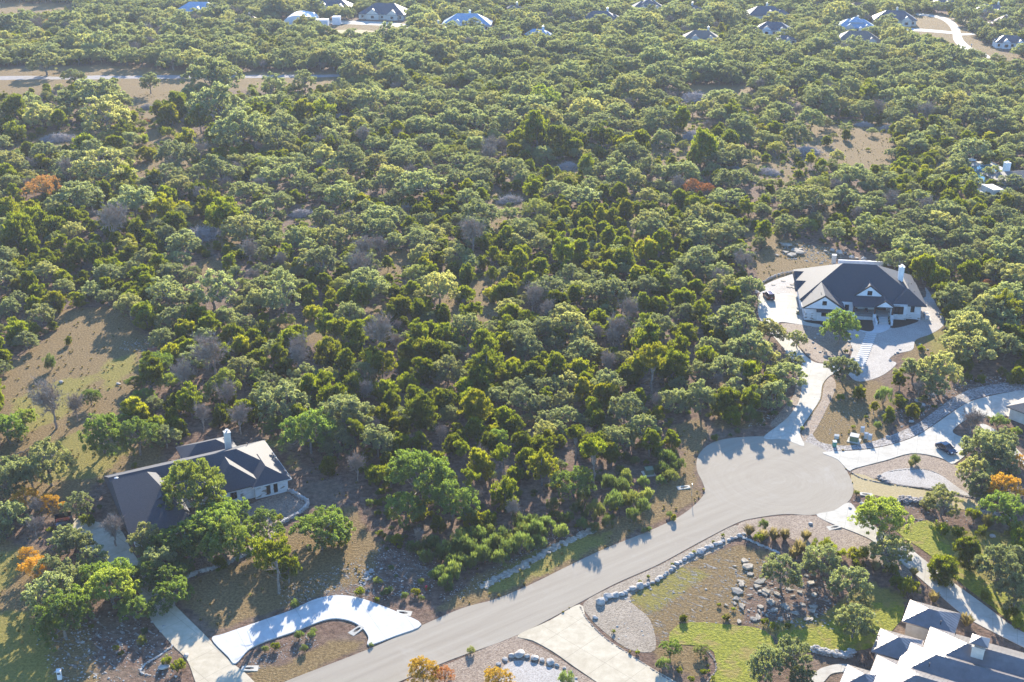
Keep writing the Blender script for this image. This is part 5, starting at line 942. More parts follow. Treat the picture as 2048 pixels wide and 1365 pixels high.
def chain(pts, n):
    g = [Vector((x, y, 0)) for x, y in pts]; c = catmull(g, 12, False); L = [0]
    for a, b in zip(c, c[1:]): L.append(L[-1] + (b - a).length)
    out = []
    for k in range(n):
        t = L[-1] * k / (n - 1); i = max(j for j in range(len(L)) if L[j] <= t + 1e-9); i = min(i, len(c) - 2); f = (t - L[i]) / max(1e-6, L[i + 1] - L[i]); out.append(c[i].lerp(c[i + 1], f))
    return out
for k, q in enumerate(chain([(1203, 1206), (1216, 1196), (1240, 1191), (1262, 1180), (1285, 1173), (1308, 1165), (1330, 1150), (1365, 1122), (1400, 1105), (1440, 1088), (1470, 1077), (1488, 1070)], 38)):
    put_rock(BM[k % 6], q.x + random.uniform(-1.5, 1.5), q.y + random.uniform(-1, 1), random.choice((9, 10, 12, 14, 16)) + (5 if k in (0, 1, 2, 10) else 0), 'boulder', 'white boulder lining the south side of the road, %s from its lower left end' % ORD[k], 'white boulders along the road')
for k, q in enumerate(chain([(997, 1330), (1008, 1322), (1020, 1315), (1042, 1312), (1070, 1318), (1090, 1324), (1115, 1332), (1128, 1337), (1142, 1346), (1152, 1358)], 12)):
    put_rock(BM[(k + 2) % 6], q.x, q.y, (11, 12, 14, 24, 13, 18, 13, 20, 10, 8, 8, 7)[k], 'boulder', 'boulder edging the pale gravel bed left of the tan drive, %s from the left' % ORD[k], 'boulders round the gravel bed')
for k, (x, y, w_) in enumerate([(1665, 502, 10), (1690, 507, 8), (1703, 517, 12), (1714, 518, 10), (1727, 520, 12), (1738, 524, 10), (1678, 508, 14), (1652, 504, 9)]):
    put_rock(SM[k % 9] if k % 2 else BM[k % 6], x, y, w_, 'boulder', 'pale boulder in the row behind the farmhouse terrace, %s nearest the top left' % ORD[k], 'boulders behind the farmhouse')
for k, (x, y, w_) in enumerate([(1575, 493, 20), (1590, 505, 24), (1583, 512, 18), (1597, 508, 22), (1560, 490, 14), (1570, 507, 14), (1600, 500, 12), (1555, 512, 10)]):
    put_rock(SM[k % 9], x, y, w_, 'rock_slab', 'white rock slab in the outcrop left of the farmhouse terrace, %s by size' % ORD[k], 'outcrop behind the farmhouse')
RG = random.Random(5)
for k in range(34): put_rock(SM[k % 9], 1470 + RG.random() * 165, 1128 + RG.random() * 118, RG.uniform(6, 14), 'rock_slab', 'small flat limestone piece in the rock garden, %s of the smaller ones' % ORD[k], 'small limestone pieces in the rock garden', asp=1.5)
rs_ = [(1475 + random.uniform(0, 150) * (1 - .0), 0, 0) for _ in range(0)]
k = 0
for x, y, w_ in [(1497, 1135, 26), (1483, 1172, 20), (1475, 1185, 22), (1472, 1200, 18), (1487, 1218, 26), (1512, 1175, 24), (1520, 1165, 28), (1530, 1185, 22), (1500, 1190, 20), (1540, 1205, 24), (1555, 1190, 22), (1548, 1222, 20), (1570, 1212, 26), (1585, 1195, 18), (1592, 1228, 22), (1605, 1210, 20), (1560, 1240, 18), (1530, 1232, 22), (1510, 1240, 16), (1615, 1240, 18), (1500, 1150, 16), (1490, 1125, 18), (1455, 1212, 16), (1625, 1225, 16), (1578, 1180, 16), (1600, 1185, 14), (1540, 1170, 14), (1520, 1215, 14)]:
    put_rock(SM[k % 9], x, y, w_ * random.uniform(.45, .95), 'rock_slab', 'flat limestone slab under the wide olive-green oak, %s counted from the top left' % ORD[k], 'limestone slabs in the rock garden', asp=1.3); k += 1
for k, q in enumerate([(1706, 670), (1702, 676), (1698, 684), (1697, 692), (1703, 700), (1636, 670), (1630, 678), (1626, 686), (1630, 697), (1640, 705), (1650, 715), (1795, 706), (1790, 709), (1800, 700), (1840, 690), (1855, 700), (1862, 706), (1874, 629), (1877, 634), (1882, 639), (1780, 722)]):
    put_rock(BM[k % 6], q[0], q[1], random.uniform(4, 7), 'boulder', 'small pale edging stone in the farmhouse gravel garden, %s counting round from its oak' % ORD[k], 'edging stones in the farmhouse garden')
for k, (x, y, w_) in enumerate([(123, 766, 10), (237, 769, 9), (372, 1253 + 60, 12), (328, 1337, 20), (1215, 1195, 10), (1835, 803, 14), (1845, 812, 12), (1852, 797, 12), (1862, 790, 12), (1822, 845, 12), (1776, 875, 10), (1520, 832, 12), (1524, 842, 10), (1700, 1017, 8), (1621, 1049, 9), (1725, 1009, 12), (1985, 1074, 12), (1190, 1237, 12), (1080, 1190 + 60, 0)]):
    if w_: put_rock(BM[k % 6], x, y, w_, 'boulder', ['lone rock in the left meadow above the leafless tree', 'lone rock in the left meadow towards the woods', 'rock beside the fork of the tan and white drives', 'large tan boulder in the planted bed left of the tan drive', 'upright boulder at the lower end of the roadside row', 'highest of the rocks stepping down to the curved drive', 'second highest rock stepping down to the curved drive', 'rock with a flat top above the curved drive', 'leaning rock on the bank above the curved drive', 'blue-grey boulder beside the river rock bed', 'boulder near the grey utility pedestals', 'white slab in shade left of the farmhouse drive', 'small white slab in shade left of the farmhouse drive', 'stone by the start of the southern drive', 'single pale stone in the brown gravel below the cul-de-sac', 'shaded stone right of the cul-de-sac culvert', 'white stone under the orange-topped tree', 'dark round boulder below the roadside row', ''][k], 'single garden rocks')
# scattered small stones : one uncountable object per zone
def in_any(x, y, polys): return any(bool(inpoly(np.array([x]), np.array([y]), p)[0]) for p in polys)
def merged(name, meshes, places, mat, label=None):
    """many tiny pieces nobody could count, merged in one object"""
    V = []; F = []; b = 0
    D = []
    for me in meshes:
        v = np.empty(len(me.vertices) * 3); me.vertices.foreach_get('co', v); D.append((v.reshape(-1, 3), [tuple(p.vertices) for p in me.polygons]))
    for (x, y, z, s, sz) in places:
        v, f = D[random.randrange(len(D))]; a = random.uniform(0, 6.28); c, s_ = math.cos(a), math.sin(a)
        w = v * np.array([s * 1.2, s, sz]); w = np.stack([w[:, 0] * c - w[:, 1] * s_ + x, w[:, 0] * s_ + w[:, 1] * c + y, w[:, 2] + z], 1); V.append(w); F += [tuple(i + b for i in q) for q in f]; b += len(v)
    me = bpy.data.meshes.new(name); me.from_pydata(np.concatenate(V).tolist(), [], F); me.materials.append(mat); o = link(bpy.data.objects.new(name, me)); o['kind'] = 'stuff'
    if label: o['label'] = label; o['category'] = 'rocks'
    return o
def low_rock():
    bm = bmesh.new(); bmesh.ops.create_icosphere(bm, subdivisions=1, radius=.5)
    for v in bm.verts: v.co *= random.uniform(.7, 1.15); v.co.z *= .6
    me = bpy.data.meshes.new('stone'); bm.to_mesh(me); bm.free(); return me
LR = [low_rock() for _ in range(5)]
pl = []
for poly, n, smin, smax in [(ROCKY[0], 900, .10, .38), (ROCKY[1], 260, .08, .3), (ROCKY[2], 500, .10, .45), (ROCKY[3], 260, .2, .8), (ROCKY[4], 500, .12, .5), (ROCKY[5], 350, .08, .3), (ROCKY[6], 120, .1, .5), (ROCKY[7], 420, .12, .6), (ROCKY[8], 160, .12, .5), (ROCKY[9], 800, .06, .22), (ROCKY[10], 160, .15, .5), (ROCKY[11], 160, .2, .8),
        ([(1600, 890), (1760, 860), (1830, 830), (1830, 790), (1620, 770)], 260, .08, .4), ([(860, 1120), (1000, 1060), (1100, 1100), (900, 1200)], 100, .08, .3), (DRY[0], 130, .1, .5), ([(1690, 1000), (1990, 1010), (1990, 1060), (1700, 1030)], 260, .1, .4), ([(730, 1145), (750, 1135), (748, 1152), (720, 1180), (716, 1170)], 170, .2, .55)]:
    xs = [p[0] for p in poly]; ys = [p[1] for p in poly]; m = 0; tries = 0
    while m < n and tries < n * 8:
        tries += 1; x, y = random.uniform(min(xs), max(xs)), random.uniform(min(ys), max(ys))
        if in_any(x, y, [poly]):
            g = G(x, y); s = random.uniform(smin, smax) * random.random() ** .5; pl.append((g.x, g.y, s * .12, s, s * .8)); m += 1
merged('scattered_stones', LR, pl, M['rock'])
# edging bands of small stones
def stone_band(name, pts, n, s0, s1, h, label, mat=None, cat='wall', wd=.25, kind=None):
    pl_ = []; g = catmull([G(x, y) for x, y in pts], 10, False); L = [0]
    for a, b in zip(g, g[1:]): L.append(L[-1] + (b - a).length)
    for k in range(n):
        t = random.uniform(0, L[-1]); i = min(max(j for j in range(len(L)) if L[j] <= t), len(g) - 2); q = g[i].lerp(g[i + 1], random.random()); s = random.uniform(s0, s1)
        pl_.append((q.x + random.uniform(-wd, wd), q.y + random.uniform(-wd, wd), random.uniform(.0, h), s, s * .7))
    o = merged(name, LR, pl_, mat or M['rock'])
    del o['kind']; tag(o, label, cat); return o
stone_band('stone_wall', [(345, 1175), (393, 1148), (428, 1139), (450, 1131), (503, 1104), (541, 1080), (562, 1051), (600, 1027), (616, 1008), (598, 994), (576, 982)], 1500, .25, .6, .6, 'low white rubble wall curving round the patio of the stone house', wd=.22)
stone_band('stone_edging', [(1160, 1214), (1174, 1240), (1210, 1277), (1256, 1308), (1305, 1340), (1352, 1370)], 260, .2, .4, .12, 'dark edging stones along the right side of the tan drive', M['shingle_brown'], 'edging', .04)
stone_band('stone_edging', [(1700, 945), (1725, 958), (1765, 967), (1800, 972), (1850, 978), (1900, 988), (1960, 1000)], 320, .2, .45, .15, 'dark stone edging between dry lawn and pale gravel right of the cul-de-sac', M['shingle_brown'], 'edging', .08)
stone_band('stone_edging', [(1775, 945), (1800, 941), (1850, 940), (1880, 950)], 120, .15, .35, .1, 'dark stone edging above the oval gravel bed', M['shingle_brown'], 'edging', .05)
stone_band('stone_edging', [(1478, 1072), (1500, 1082), (1530, 1095), (1558, 1107)], 140, .3, .6, .2, 'pale stones edging the grass clumps below the cul-de-sac', None, 'edging', .15)
stone_band('stone_edging', [(1412, 1300), (1428, 1320), (1432, 1340), (1420, 1358), (1410, 1372)], 90, .2, .4, .12, 'stone edging round the small tree bed in the bright lawn', M['shingle_brown'], 'edging', .05)
stone_band('stone_edging', [(300, 1352), (282, 1345), (290, 1330), (315, 1315), (348, 1290)], 160, .2, .4, .15, 'white stone edging round the planted bed left of the tan drive', None, 'edging', .08)
stone_band('stone_edging', [(1800, 1052), (1825, 1040), (1845, 1042)], 60, .2, .4, .12, 'stone edging above the small green lawn right of the southern drive', M['shingle_brown'], 'edging', .06)
stone_band('stone_wall', [(1625, 1300), (1660, 1310), (1690, 1313), (1705, 1306)], 300, .3, .8, .7, 'short white rock wall left of the metal roofed house', wd=.5)
stone_band('stone_wall', [(1512, 590), (1514, 575), (1528, 565), (1555, 552), (1585, 545)], 420, .25, .5, .6, 'curved rubble wall behind the maroon vehicle', M['rock'], wd=.15)
stone_band('rock_ledge', [(965, 1175), (1000, 1155), (1050, 1130), (1110, 1095), (1165, 1070), (1185, 1062)], 420, .3, 1.0, .15, 'weathered limestone ledge along the roadside ditch', M['slabrock'], wd=.6, cat='rock ledge')
stone_band('rock_heap', [(1800, 1000), (1830, 1003), (1860, 1004)], 260, .4, .9, .5, 'heap of purple-grey rocks below the dry lawn', M['river_rock'], 'rock heap', .8)
stone_band('rock_heap', [(1945, 1025), (1975, 1030), (2010, 1035)], 200, .4, .9, .5, 'grey rock heap at the right end of the dry lawn', M['river_rock'], 'rock heap', .8)
stone_band('rock_heap', [(1758, 955), (1768, 962), (1778, 966)], 70, .4, .9, .4, 'dark rocks at the left tip of the oval gravel bed', M['river_rock'], 'rock heap', .4)
# ---------------- stepping slabs in front of the farmhouse ----------------
for k in range(17):
    t_ = k / 16; x = 1742 + (1718 - 1742) * t_; y = 670 + (731 - 670) * t_; p = G(x, y); b = MB(); b.box(-1.3, 1.3, -.42, .42, 0, .12); o = b.build('stepping_slab', M['concrete_new']); o.location = (p.x, p.y, .05); o.rotation_euler.z = math.radians(-8)
    tag(o, 'pale stepping slab in the walk to the farmhouse steps, %s counted from the house' % ORD[k], 'paving slab', 'stepping slabs to the farmhouse')
for k, (x, y) in enumerate([(1567, 563), (1546, 571), (1578, 575), (1585, 570), (1588, 578)]):
    p = G(x, y); o = link(bpy.data.objects.new('flagstone', SM[k % 9])); o.location = (p.x, p.y, .1); o.scale = (1.6, 1.3, .8); tag(o, 'round flagstone in the gravel above the maroon vehicle, %s from the left' % ORD[(1, 0, 2, 3, 4)[k]], 'flagstone', 'flagstones by the parking pad')
# ---------------- culvert headwalls ----------------
def headwall(x, y, rz, label):
    p = G(x, y); t = empty('culvert_headwall', (p.x, p.y, .02), rz); t.scale = (.66, .7, .45); tag(t, label, 'culvert')
    n = 16; L_, Wd = 1.9, .95; o_ = [(-L_, -Wd, .05), (L_, -Wd * .75, .45), (L_, Wd * .75, .45), (-L_, Wd, .05)]
    b = MB(); ring = []; inner = []
    for k in range(n):
        a = 2 * math.pi * k / n; cx, cy = math.cos(a), math.sin(a); m = max(abs(cx), abs(cy)); X = cx / m * L_; Y = cy / m * Wd * (1 - .125 * (cx / m + 1)); z = .05 + .2 * (X / L_ + 1); ring.append((X, Y, z)); ix, iy = cx * 1.15 + .2, cy * .42; inner.append((ix, iy, .05 + .2 * (ix / L_ + 1)))
    low = [(q[0], q[1], -.4) for q in ring]; pit = [(q[0], q[1], -.35) for q in inner]
    b.add(ring + inner + low + pit, [(k, (k + 1) % n, n + (k + 1) % n, n + k) for k in range(n)] + [(2 * n + k, 2 * n + (k + 1) % n, (k + 1) % n, k) for k in range(n)] + [(n + k, n + (k + 1) % n, 3 * n + (k + 1) % n, 3 * n + k) for k in range(n)] + [tuple(range(3 * n, 4 * n))])
    b.build('concrete_slab', M['concrete'], t); c = MB(); c.cyl((-.9, 0, -.15), .26, .9, 12, axis='x'); c.build('drain_pipe', M['trim'], t)
headwall(808, 1227, math.radians(172), 'concrete culvert end right of the white curved drive'); headwall(713, 1262, math.radians(50), 'concrete culvert end inside the curve of the white drive')
headwall(500, 1338, math.radians(185), 'concrete culvert end at the fork of the two drives'); headwall(1668, 1056, math.radians(15), 'concrete culvert end left of the southern drive')
headwall(1367, 976, math.radians(10), 'concrete culvert end in the grass left of the cul-de-sac neck'); headwall(1733, 990, math.radians(175), 'pale concrete culvert slab right of the cul-de-sac')
# ---------------- utilities ----------------
def pedestal(x, y, w_, d_, h_, mat, label, top=None, rz=0, name='utility_pedestal', z=0.0):
    p = G(x, y); t = empty(name, (p.x, p.y, z), rz); tag(t, label, name.replace('_', ' ')); b = MB(); b.box(-w_ / 2, w_ / 2, -d_ / 2, d_ / 2, 0, h_); b.build('cabinet', mat, t)
    b = MB(); b.add([(-w_ / 2 - .05, -d_ / 2 - .05, h_ + .001), (w_ / 2 + .05, -d_ / 2 - .05, h_ + .001), (w_ / 2 + .05, d_ / 2 + .05, h_ + .12), (-w_ / 2 - .05, d_ / 2 + .05, h_ + .12), (-w_ / 2 - .05, -d_ / 2 - .05, h_ + .06), (w_ / 2 + .05, -d_ / 2 - .05, h_ + .06), (w_ / 2 + .05, d_ / 2 + .05, h_ + .2), (-w_ / 2 - .05, d_ / 2 + .05, h_ + .2)], [(3, 2, 1, 0), (4, 5, 6, 7), (0, 1, 5, 4), (1, 2, 6, 5), (2, 3, 7, 6), (3, 0, 4, 7)]); b.build('lid', top or mat, t)
    b = MB(); b.box(-w_ * .3, w_ * .3, -d_ / 2 - .03, -d_ / 2, h_ * .2, h_ * .8); b.build('door', mat, t); return t
pedestal(1668.5, 893, .7, .7, 1.05, M['utilgreen'], 'pale green utility pedestal above the cul-de-sac', M['metalgrey'])
tr_ = pedestal(1708, 882, 1.7, 1.4, 1.1, M['utilolive'], 'olive electrical transformer with tan lid beside the grey pedestals', M['cream'], math.radians(-25), 'transformer', .12)
b = MB(); b.box(-1.3, 1.3, -1.2, 1.2, -.2, -.002); b.build('pad', M['concrete'], tr_)
pedestal(1673, 877, .9, .6, .6, M['cream'], 'low cream junction box above the green pedestal', None, math.radians(-20), 'junction_box')
for k, (x, y, lab) in enumerate(((1724, 868, 'grey meter cabinet on posts right of the transformer'), (1731, 880, 'upper of two slim grey utility boxes right of the transformer'), (1739, 883, 'rightmost slim grey utility box near the drive'))):
    t = pedestal(x, y, .75 if k == 0 else .6, .4, 1.1, M['utilgrey'], lab, M['metalgrey'], math.radians(-10 - 8 * k), 'meter_box', .35); b = MB(); b.box(-.42, -.34, -.05, .05, -.6, 1.35); b.box(.34, .42, -.05, .05, -.6, 1.5); b.build('post', M['utilgrey'], t)
t = pedestal(1298, 948, 1.6, 1.3, 1.0, M['utilolive'], 'dark green transformer among roadside shrubs left of the cul-de-sac', None, math.radians(12), 'transformer', .1)
b = MB(); b.box(-1.3, 1.1, -1.1, 1.1, -.2, -.002); b.build('pad', M['concrete'], t)
p = G(1383, 992); t = empty('road_sign', (p.x, p.y, 0)); tag(t, 'thin road sign post in dry grass left of the cul-de-sac neck', 'sign'); b = MB(); b.cyl((0, 0, 0), .04, 2.6, 6); b.build('pole', M['metalgrey'], t); b = MB(); b.box(-.03, .03, -.3, .3, 2.0, 2.6); b.build('sign_plate', M['metalgrey'], t)
p = G(853, 1180); t = empty('fire_hydrant', (p.x, p.y, 0)); tag(t, 'red hydrant in shade above the white curved drive', 'hydrant'); b = MB(); b.cyl((0, 0, 0), .17, .75, 10); b.cyl((0, 0, .75), .2, .12, 10, .06); b.cyl((-.28, 0, .5), .08, .56, 8, axis='x'); b.cyl((0, -.28, .45), .1, .2, 8, axis='y'); b.build('body', M['red'], t)
p = G(120, 1358); t = empty('mailbox', (p.x, p.y, 0), .2); tag(t, 'white pillar mailbox at the bottom left lawn edge', 'mailbox'); b = MB(); b.box(-.3, .3, -.3, .3, 0, 1.5); b.box(-.36, .36, -.36, .36, 1.501, 1.62); b.build('pillar', M['limestone'], t); b = MB(); b.box(-.2, .2, -.33, -.301, 1.0, 1.3); b.build('door', M['trim'], t)
p = G(1941, 125 - 20); t = empty('street_lamp', (p.x, p.y, 0)); tag(t, 'small dark lamp post on the curving far road', 'street lamp'); b = MB(); b.cyl((0, 0, 0), .15, 4, 6); b.build('pole', M['trim'], t); b = MB(); b.cyl((0, 0, 4), .35, .7, 8, .15); b.build('lantern', M['metalgrey'], t)
# pergola with vehicle-like trailer left of the stone house
p = G(128, 1048); t = empty('utility_trailer', (p.x, p.y, 0), math.radians(20)); tag(t, 'dark open trailer with a folded maroon tarpaulin left of the stone house pad', 'trailer')
b = MB(); b.box(-1.5, 1.5, -1.8, 1.8, .45, .6); b.box(-1.55, -1.49, -1.8, 1.8, .6, 1.2); b.box(1.49, 1.55, -1.8, 1.8, .6, 1.2); b.box(-1.48, 1.48, 1.74, 1.8, .6, 1.3); b.build('bed', M['trim'], t)
b = MB(); b.box(-1.3, 1.3, -.4, .7, .601, .9); b.build('tarpaulin', M['maroon'], t); b = MB(); b.box(-1.3, 1.3, -1.6, -.5, .601, .8); b.build('cover', M['navy'], t)
for s in (-1, 1): b = MB(); b.cyl((s * 1.62 - .1, 0, .35), .35, .2, 14, axis='x'); b.build('wheel', M['tyre'], t)
p = G(311, 706); t = empty('rusty_trailer', (p.x, p.y, 0), math.radians(35)); tag(t, 'small rust-red trailer at the wood edge above the left meadow', 'trailer')
b = MB(); b.box(-1.2, 1.2, -2, 2, .5, .62); b.box(-1.2, -1.14, -2, 2, .62, 1.0); b.box(1.14, 1.2, -2, 2, .62, 1.0); b.build('bed', M['rust'], t)
for s in (-1, 1): b = MB(); b.cyl((s * 1.3 - .1, 0, .35), .35, .2, 12, axis='x'); b.build('wheel', M['tyre'], t)
p = G(146, 570); t = empty('tractor', (p.x, p.y, 0), 1.0); tag(t, 'small red tractor beside a brush pile in the left woods', 'tractor'); b = MB(); b.box(-.5, .5, -.2, 1.6, .6, 1.2); b.build('bonnet', M['red'], t); b = MB(); b.box(-.35, .35, -1.0, -.4, .9, 1.4); b.build('seat', M['trim'], t)
for s in (-1, 1):
    b = MB(); b.cyl((s * .75 - .15, -.7, .7), .7, .3, 14, axis='x'); b.build('wheel', M['tyre'], t); b = MB(); b.cyl((s * .6 - .1, 1.3, .4), .4, .2, 12, axis='x'); b.build('wheel', M['tyre'], t)
t = empty('log', G(200, 890), 0); t.location = G(62, 905); tag(t, 'fallen curved log in the left meadow', 'log'); b = MB(); limb(b, (-2.5, -1.5, .2), (2.2, 1.2, .25), .16, .1, .25, 6, 6); b.build('log', M['bark'], t)
p = G(396, 1097); t = empty('porch_beam', (p.x, p.y, 0), math.radians(20)); bpy.data.objects.remove(t)
for k, (x, y, lab) in enumerate(((720, 72, 'left part'), (740, 74, 'right part'))): pass
p = G(705, 78); t = empty('fence', (p.x, p.y, 0), 0); tag(t, 'dark rail fence across the dry field at top centre left', 'fence'); b = MB(); b.box(-9, 9, -.05, .05, .9, 1.1); b.box(-9, 9, -.05, .05, .4, .55); b.build('rail', M['trim'], t)
for k in range(8): b = MB(); b.box(-9 + k * 2.57 - .08, -9 + k * 2.57 + .08, -.12, -.051, 0, 1.3); b.build('post', M['trim'], t)
p = G(878, 150); t = empty('marker_post', (p.x, p.y, 0)); tag(t, 'white marker post in a clearing above the centre woods', 'post'); b = MB(); b.cyl((0, 0, 0), .12, 2.4, 6); b.cyl((0, 0, 2.4), .12, .2, 6, .02); b.build('post', M['white'], t)
# ---------------- woodland ----------------
def blocked(code, x, y, D):
    for Hh, cu, cv, R in HOUSES:
        c, s_ = math.cos(-Hh.rotation_euler.z), math.sin(-Hh.rotation_euler.z); dx, dy = x - Hh.location.x, y - Hh.location.y; u, v = dx * c - dy * s_, dx * s_ + dy * c
        if Hh is H and -1 < u < 31 and -1 < v < 29: return True
        if Hh is H2 and (0 < u < 31.5 and -9 < v < 8 or 0 < u < 12 and -17 < v < 0): return True
        if Hh is H3 and -4 < u < 34 and -22 < v < 6.5: return True
        if Hh is H4 and -1 < u < 23 and -1 < v < 16: return True
    for a, b, w_ in FARH:
        if abs(x - a) < w_ * .55 + D * .3 and b - 17 < y < b + w_ * .6 + 3: return True
    return False
kept = []; cell = {}
def near(x, y, r, D):
    cx, cy = int(x // 8), int(y // 8)
    for i in range(cx - 2, cx + 3):
        for j in range(cy - 2, cy + 3):
            for (a, b, d) in cell.get((i, j), ()):
                if (a - x) ** 2 + (b - y) ** 2 < (r * (D + d) / 2) ** 2: return True
    return False
def keep(c, x, y, D, auto):
    kept.append((c, x, y, D, auto)); cell.setdefault((int(x // 8), int(y // 8)), []).append((x, y, D))
for c, x, y, D in TREES:
    if blocked(c, x, y, D): print('blocked', c, [round(v) for v in P((x, y, 3))]); continue
    if c in 'oygjJbaAp' and near(x, y, .34, D): continue
    keep(c, x, y, D, False)
def fnoise(x, y, s, o):
    return (math.sin(x / s + o) + math.sin(y / s * 1.13 + o * 2.3) + math.sin((x + y) / s * .71 + o * 1.7) + math.sin((x - y) / s * .53 + o * 3.1)) / 4
CLR = [np.array(p, float) for p in CLEAR]
n_try = 60000
ys = 145 + (1040 - 145) * rng.random(n_try) ** .62; half = (ys * CC + CH * CS) * 1120 / CF; xs = (rng.random(n_try) * 2 - 1) * half
dzz = ys * CC + CH * CS; pxs = xs / dzz * CF + 1024; pys = 682.5 - (ys * CS - CH * CC) / dzz * CF
mask = np.zeros(n_try, bool)
for p_ in CLR: mask |= inpoly(pxs, pys, p_)
base_ok = ~mask
m3 = np.zeros(n_try, bool); pys3 = 682.5 - (ys * CS + (8.0 - CH) * CC) / (ys * CC - 8.0 * CS + CH * CS) * CF
for p_ in [np.array(q, float) for q in SHEETS + DRY[10:13]]: m3 |= inpoly(pxs, pys3, p_)
pys2 = 682.5 - (ys * CS + (4.0 - CH) * CC) / (ys * CC - 4.0 * CS + CH * CS) * CF
m2 = np.zeros(n_try, bool)
for p_ in CLR: m2 |= inpoly(pxs, pys2, p_)
for k in np.nonzero(base_ok)[0]:
    x, y = xs[k], ys[k]; f = fnoise(x, y, 22, 1.0); g_ = fnoise(x, y, 9, 4.0); u = random.random(); py = pys[k]
    if py > 1000: continue
    if f > .02: c, D = ('j', random.uniform(3.4, 7.0) * (1.25 if py > 560 else 1)) if u < .66 else ('o', random.uniform(5, 10))
    else: c, D = ('o', random.uniform(4.5, 9) if random.random() < .5 else random.uniform(10, 18)) if u < .66 else (('y', random.uniform(5, 11)) if u < .71 else (('j', random.uniform(3, 6)) if u < .92 else (('b', random.uniform(5, 9)) if u < .97 else ('s', random.uniform(1.5, 3)))))
    if y > 480 and c == 'j' and random.random() < .45: c, D = 'o', random.uniform(8, 13)
    if u > .997 and py < 240: c = 'a'
    if y > 470 and D > 6: D *= 1.05
    if (m2[k] or m3[k]) and D > 5:
        if random.random() < .6: continue
        c, D = ('o', 5.0) if random.random() < .5 else ('j', 3.5)
    if f < -.40 and y < 620 and random.random() < .75: continue
    if py > 640 and c == 'o': D = min(D, 8)
    if blocked(c, x, y, D): continue
    if near(x, y, .42 if py < 185 else .62, D): continue
    keep(c, x, y, D, True)
# -------- names for places in the picture --------
def zone(px, py):
    if py > 1160:
        if px < 130: r = 'on the bottom left lawn'
        elif px < 430: r = 'beside the tan drive at lower left'
        elif px < 900: r = 'near the white curved drive'
        elif px < 1300: r = 'beside the tan drive at bottom centre'
        elif px < 1480: r = 'round the bright lawn'
        elif px < 1720: r = 'in the rock garden'
        elif px < 1900: r = 'by the metal roofed house'
        else: r = 'in the garden at bottom right'
    elif py > 1000:
        if px < 160: r = 'left of the stone house drive'
        elif px < 360: r = 'before the stone house garage'
        elif px < 620: r = 'before the stone house front'
        elif px < 800: r = 'above the white curved drive'
        elif px < 1000: r = 'by the left roadside bank'
        elif px < 1420: r = 'on the roadside ditch bank'
        elif px < 1760: r = 'in beds below the cul-de-sac'
        elif px < 1900: r = 'right of the southern drive'
        else: r = 'below the dry lawn at right'
    elif py > 860:
        if px < 160: r = 'at the left edge below the meadow'
        elif px < 400: r = 'in the meadow behind the stone house'
        elif px < 640: r = 'close round the stone house'
        elif px < 820: r = 'in woods right of the stone house'
        elif px < 1020: r = 'in the lower middle woods'
        elif px < 1200: r = 'in woods left of the road'
        elif px < 1420: r = 'at the wood edge by the cul-de-sac'
        elif px < 1760: r = 'by the utility boxes'
        else: r = 'beside the dark blue hatchback'
    elif py > 700:
        if px < 160: r = 'at the left edge of the meadow'
        elif px < 330: r = 'in the left meadow'
        elif px < 500: r = 'in woods above the chimney of the stone house'
        elif px < 680: r = 'in woods up right of the stone house'
        else:
            k = int((px - 680) // 150); r = ['in shady woods above the middle roadside', 'in the centre of the lower woods', 'in woods up left of the cul-de-sac', 'in woods above the roadside transformer', 'in woods above the cul-de-sac neck', 'along the left of the farmhouse drive', 'between the two farmhouse drives', 'on the bank below the farmhouse gravel', 'on the bank above the curved drive', 'at the right edge above the curved drive'][min(k, 9)]
    elif py > 540:
        k = int(max(0, px) // 146); r = ['at the left edge above the meadow', 'above the meadow rubble heap', 'above the rusty trailer', 'in mid woods far left of centre', 'in mid woods left of centre', 'in mid woods just left of centre', 'in the juniper patch at centre', 'in mid woods just right of centre', 'in mid woods right of centre', 'in woods left of the farmhouse drive', 'beside the maroon vehicle', 'in the farmhouse front garden', 'right of the farmhouse', 'in woods at the right edge beside the farmhouse'][min(k, 13)]
    else:
        cols = ['far left', 'left', 'left of centre', 'just left of centre', 'at centre', 'just right of centre', 'right of centre', 'right', 'far right']; c_ = cols[min(8, int(max(0, px) // 228))]
        rows = [(460, 'woods level with farmhouse rocks'), (390, 'woods level with the pool'), (330, 'woods one band beyond pool'), (270, 'woods two bands beyond pool'), (215, 'woods nearer than dirt track'), (165, 'woods just before dirt track'), (120, 'woods just past dirt track'), (60, 'among the nearer far houses'), (-999, 'among the farthest houses')]
        for lim, nm in rows:
            if py > lim: r = nm + ' ' + c_; break
    return r
LIMIT = {'o': 300, 'j': 300}
def fam(c): return {'g': 'o', 'y': 'o', 'c': 'o', 'J': 'j', 's': 's', 'A': 'a'}.get(c, c)
items = []
for c, x, y, D, auto in kept:
    px, py = P((x, y, D * .4)); dist = depth((x, y, 3)); w = D / dist * CF; vis = -w / 2 < px < 2048 + w / 2 and -w / 2 < py < 1365 + w / 2
    items.append(dict(c=c, x=x, y=y, D=D, px=px, py=py, w=w, vis=vis))
indiv = []; rest = []
by = {}
for it in items: by.setdefault(fam(it['c']), []).append(it)
for f_, L in by.items():
    L.sort(key=lambda i: -(i['w'] * (1 if i['vis'] else .2))); k = LIMIT.get(f_, 290); indiv += L[:k]; rest += L[k:]
print('TREES individual', len(indiv), 'rest', len(rest), {k: len(v) for k, v in by.items()})
def sizeword(w): return 'small' if w < 32 else ('' if w < 62 else 'broad')
groups = {}
for it in indiv:
    it['zone'] = zone(it['px'], it['py']); it['key'] = (sizeword(it['w']), KIND[it['c']][3], it['zone']); groups.setdefault(it['key'], []).append(it)
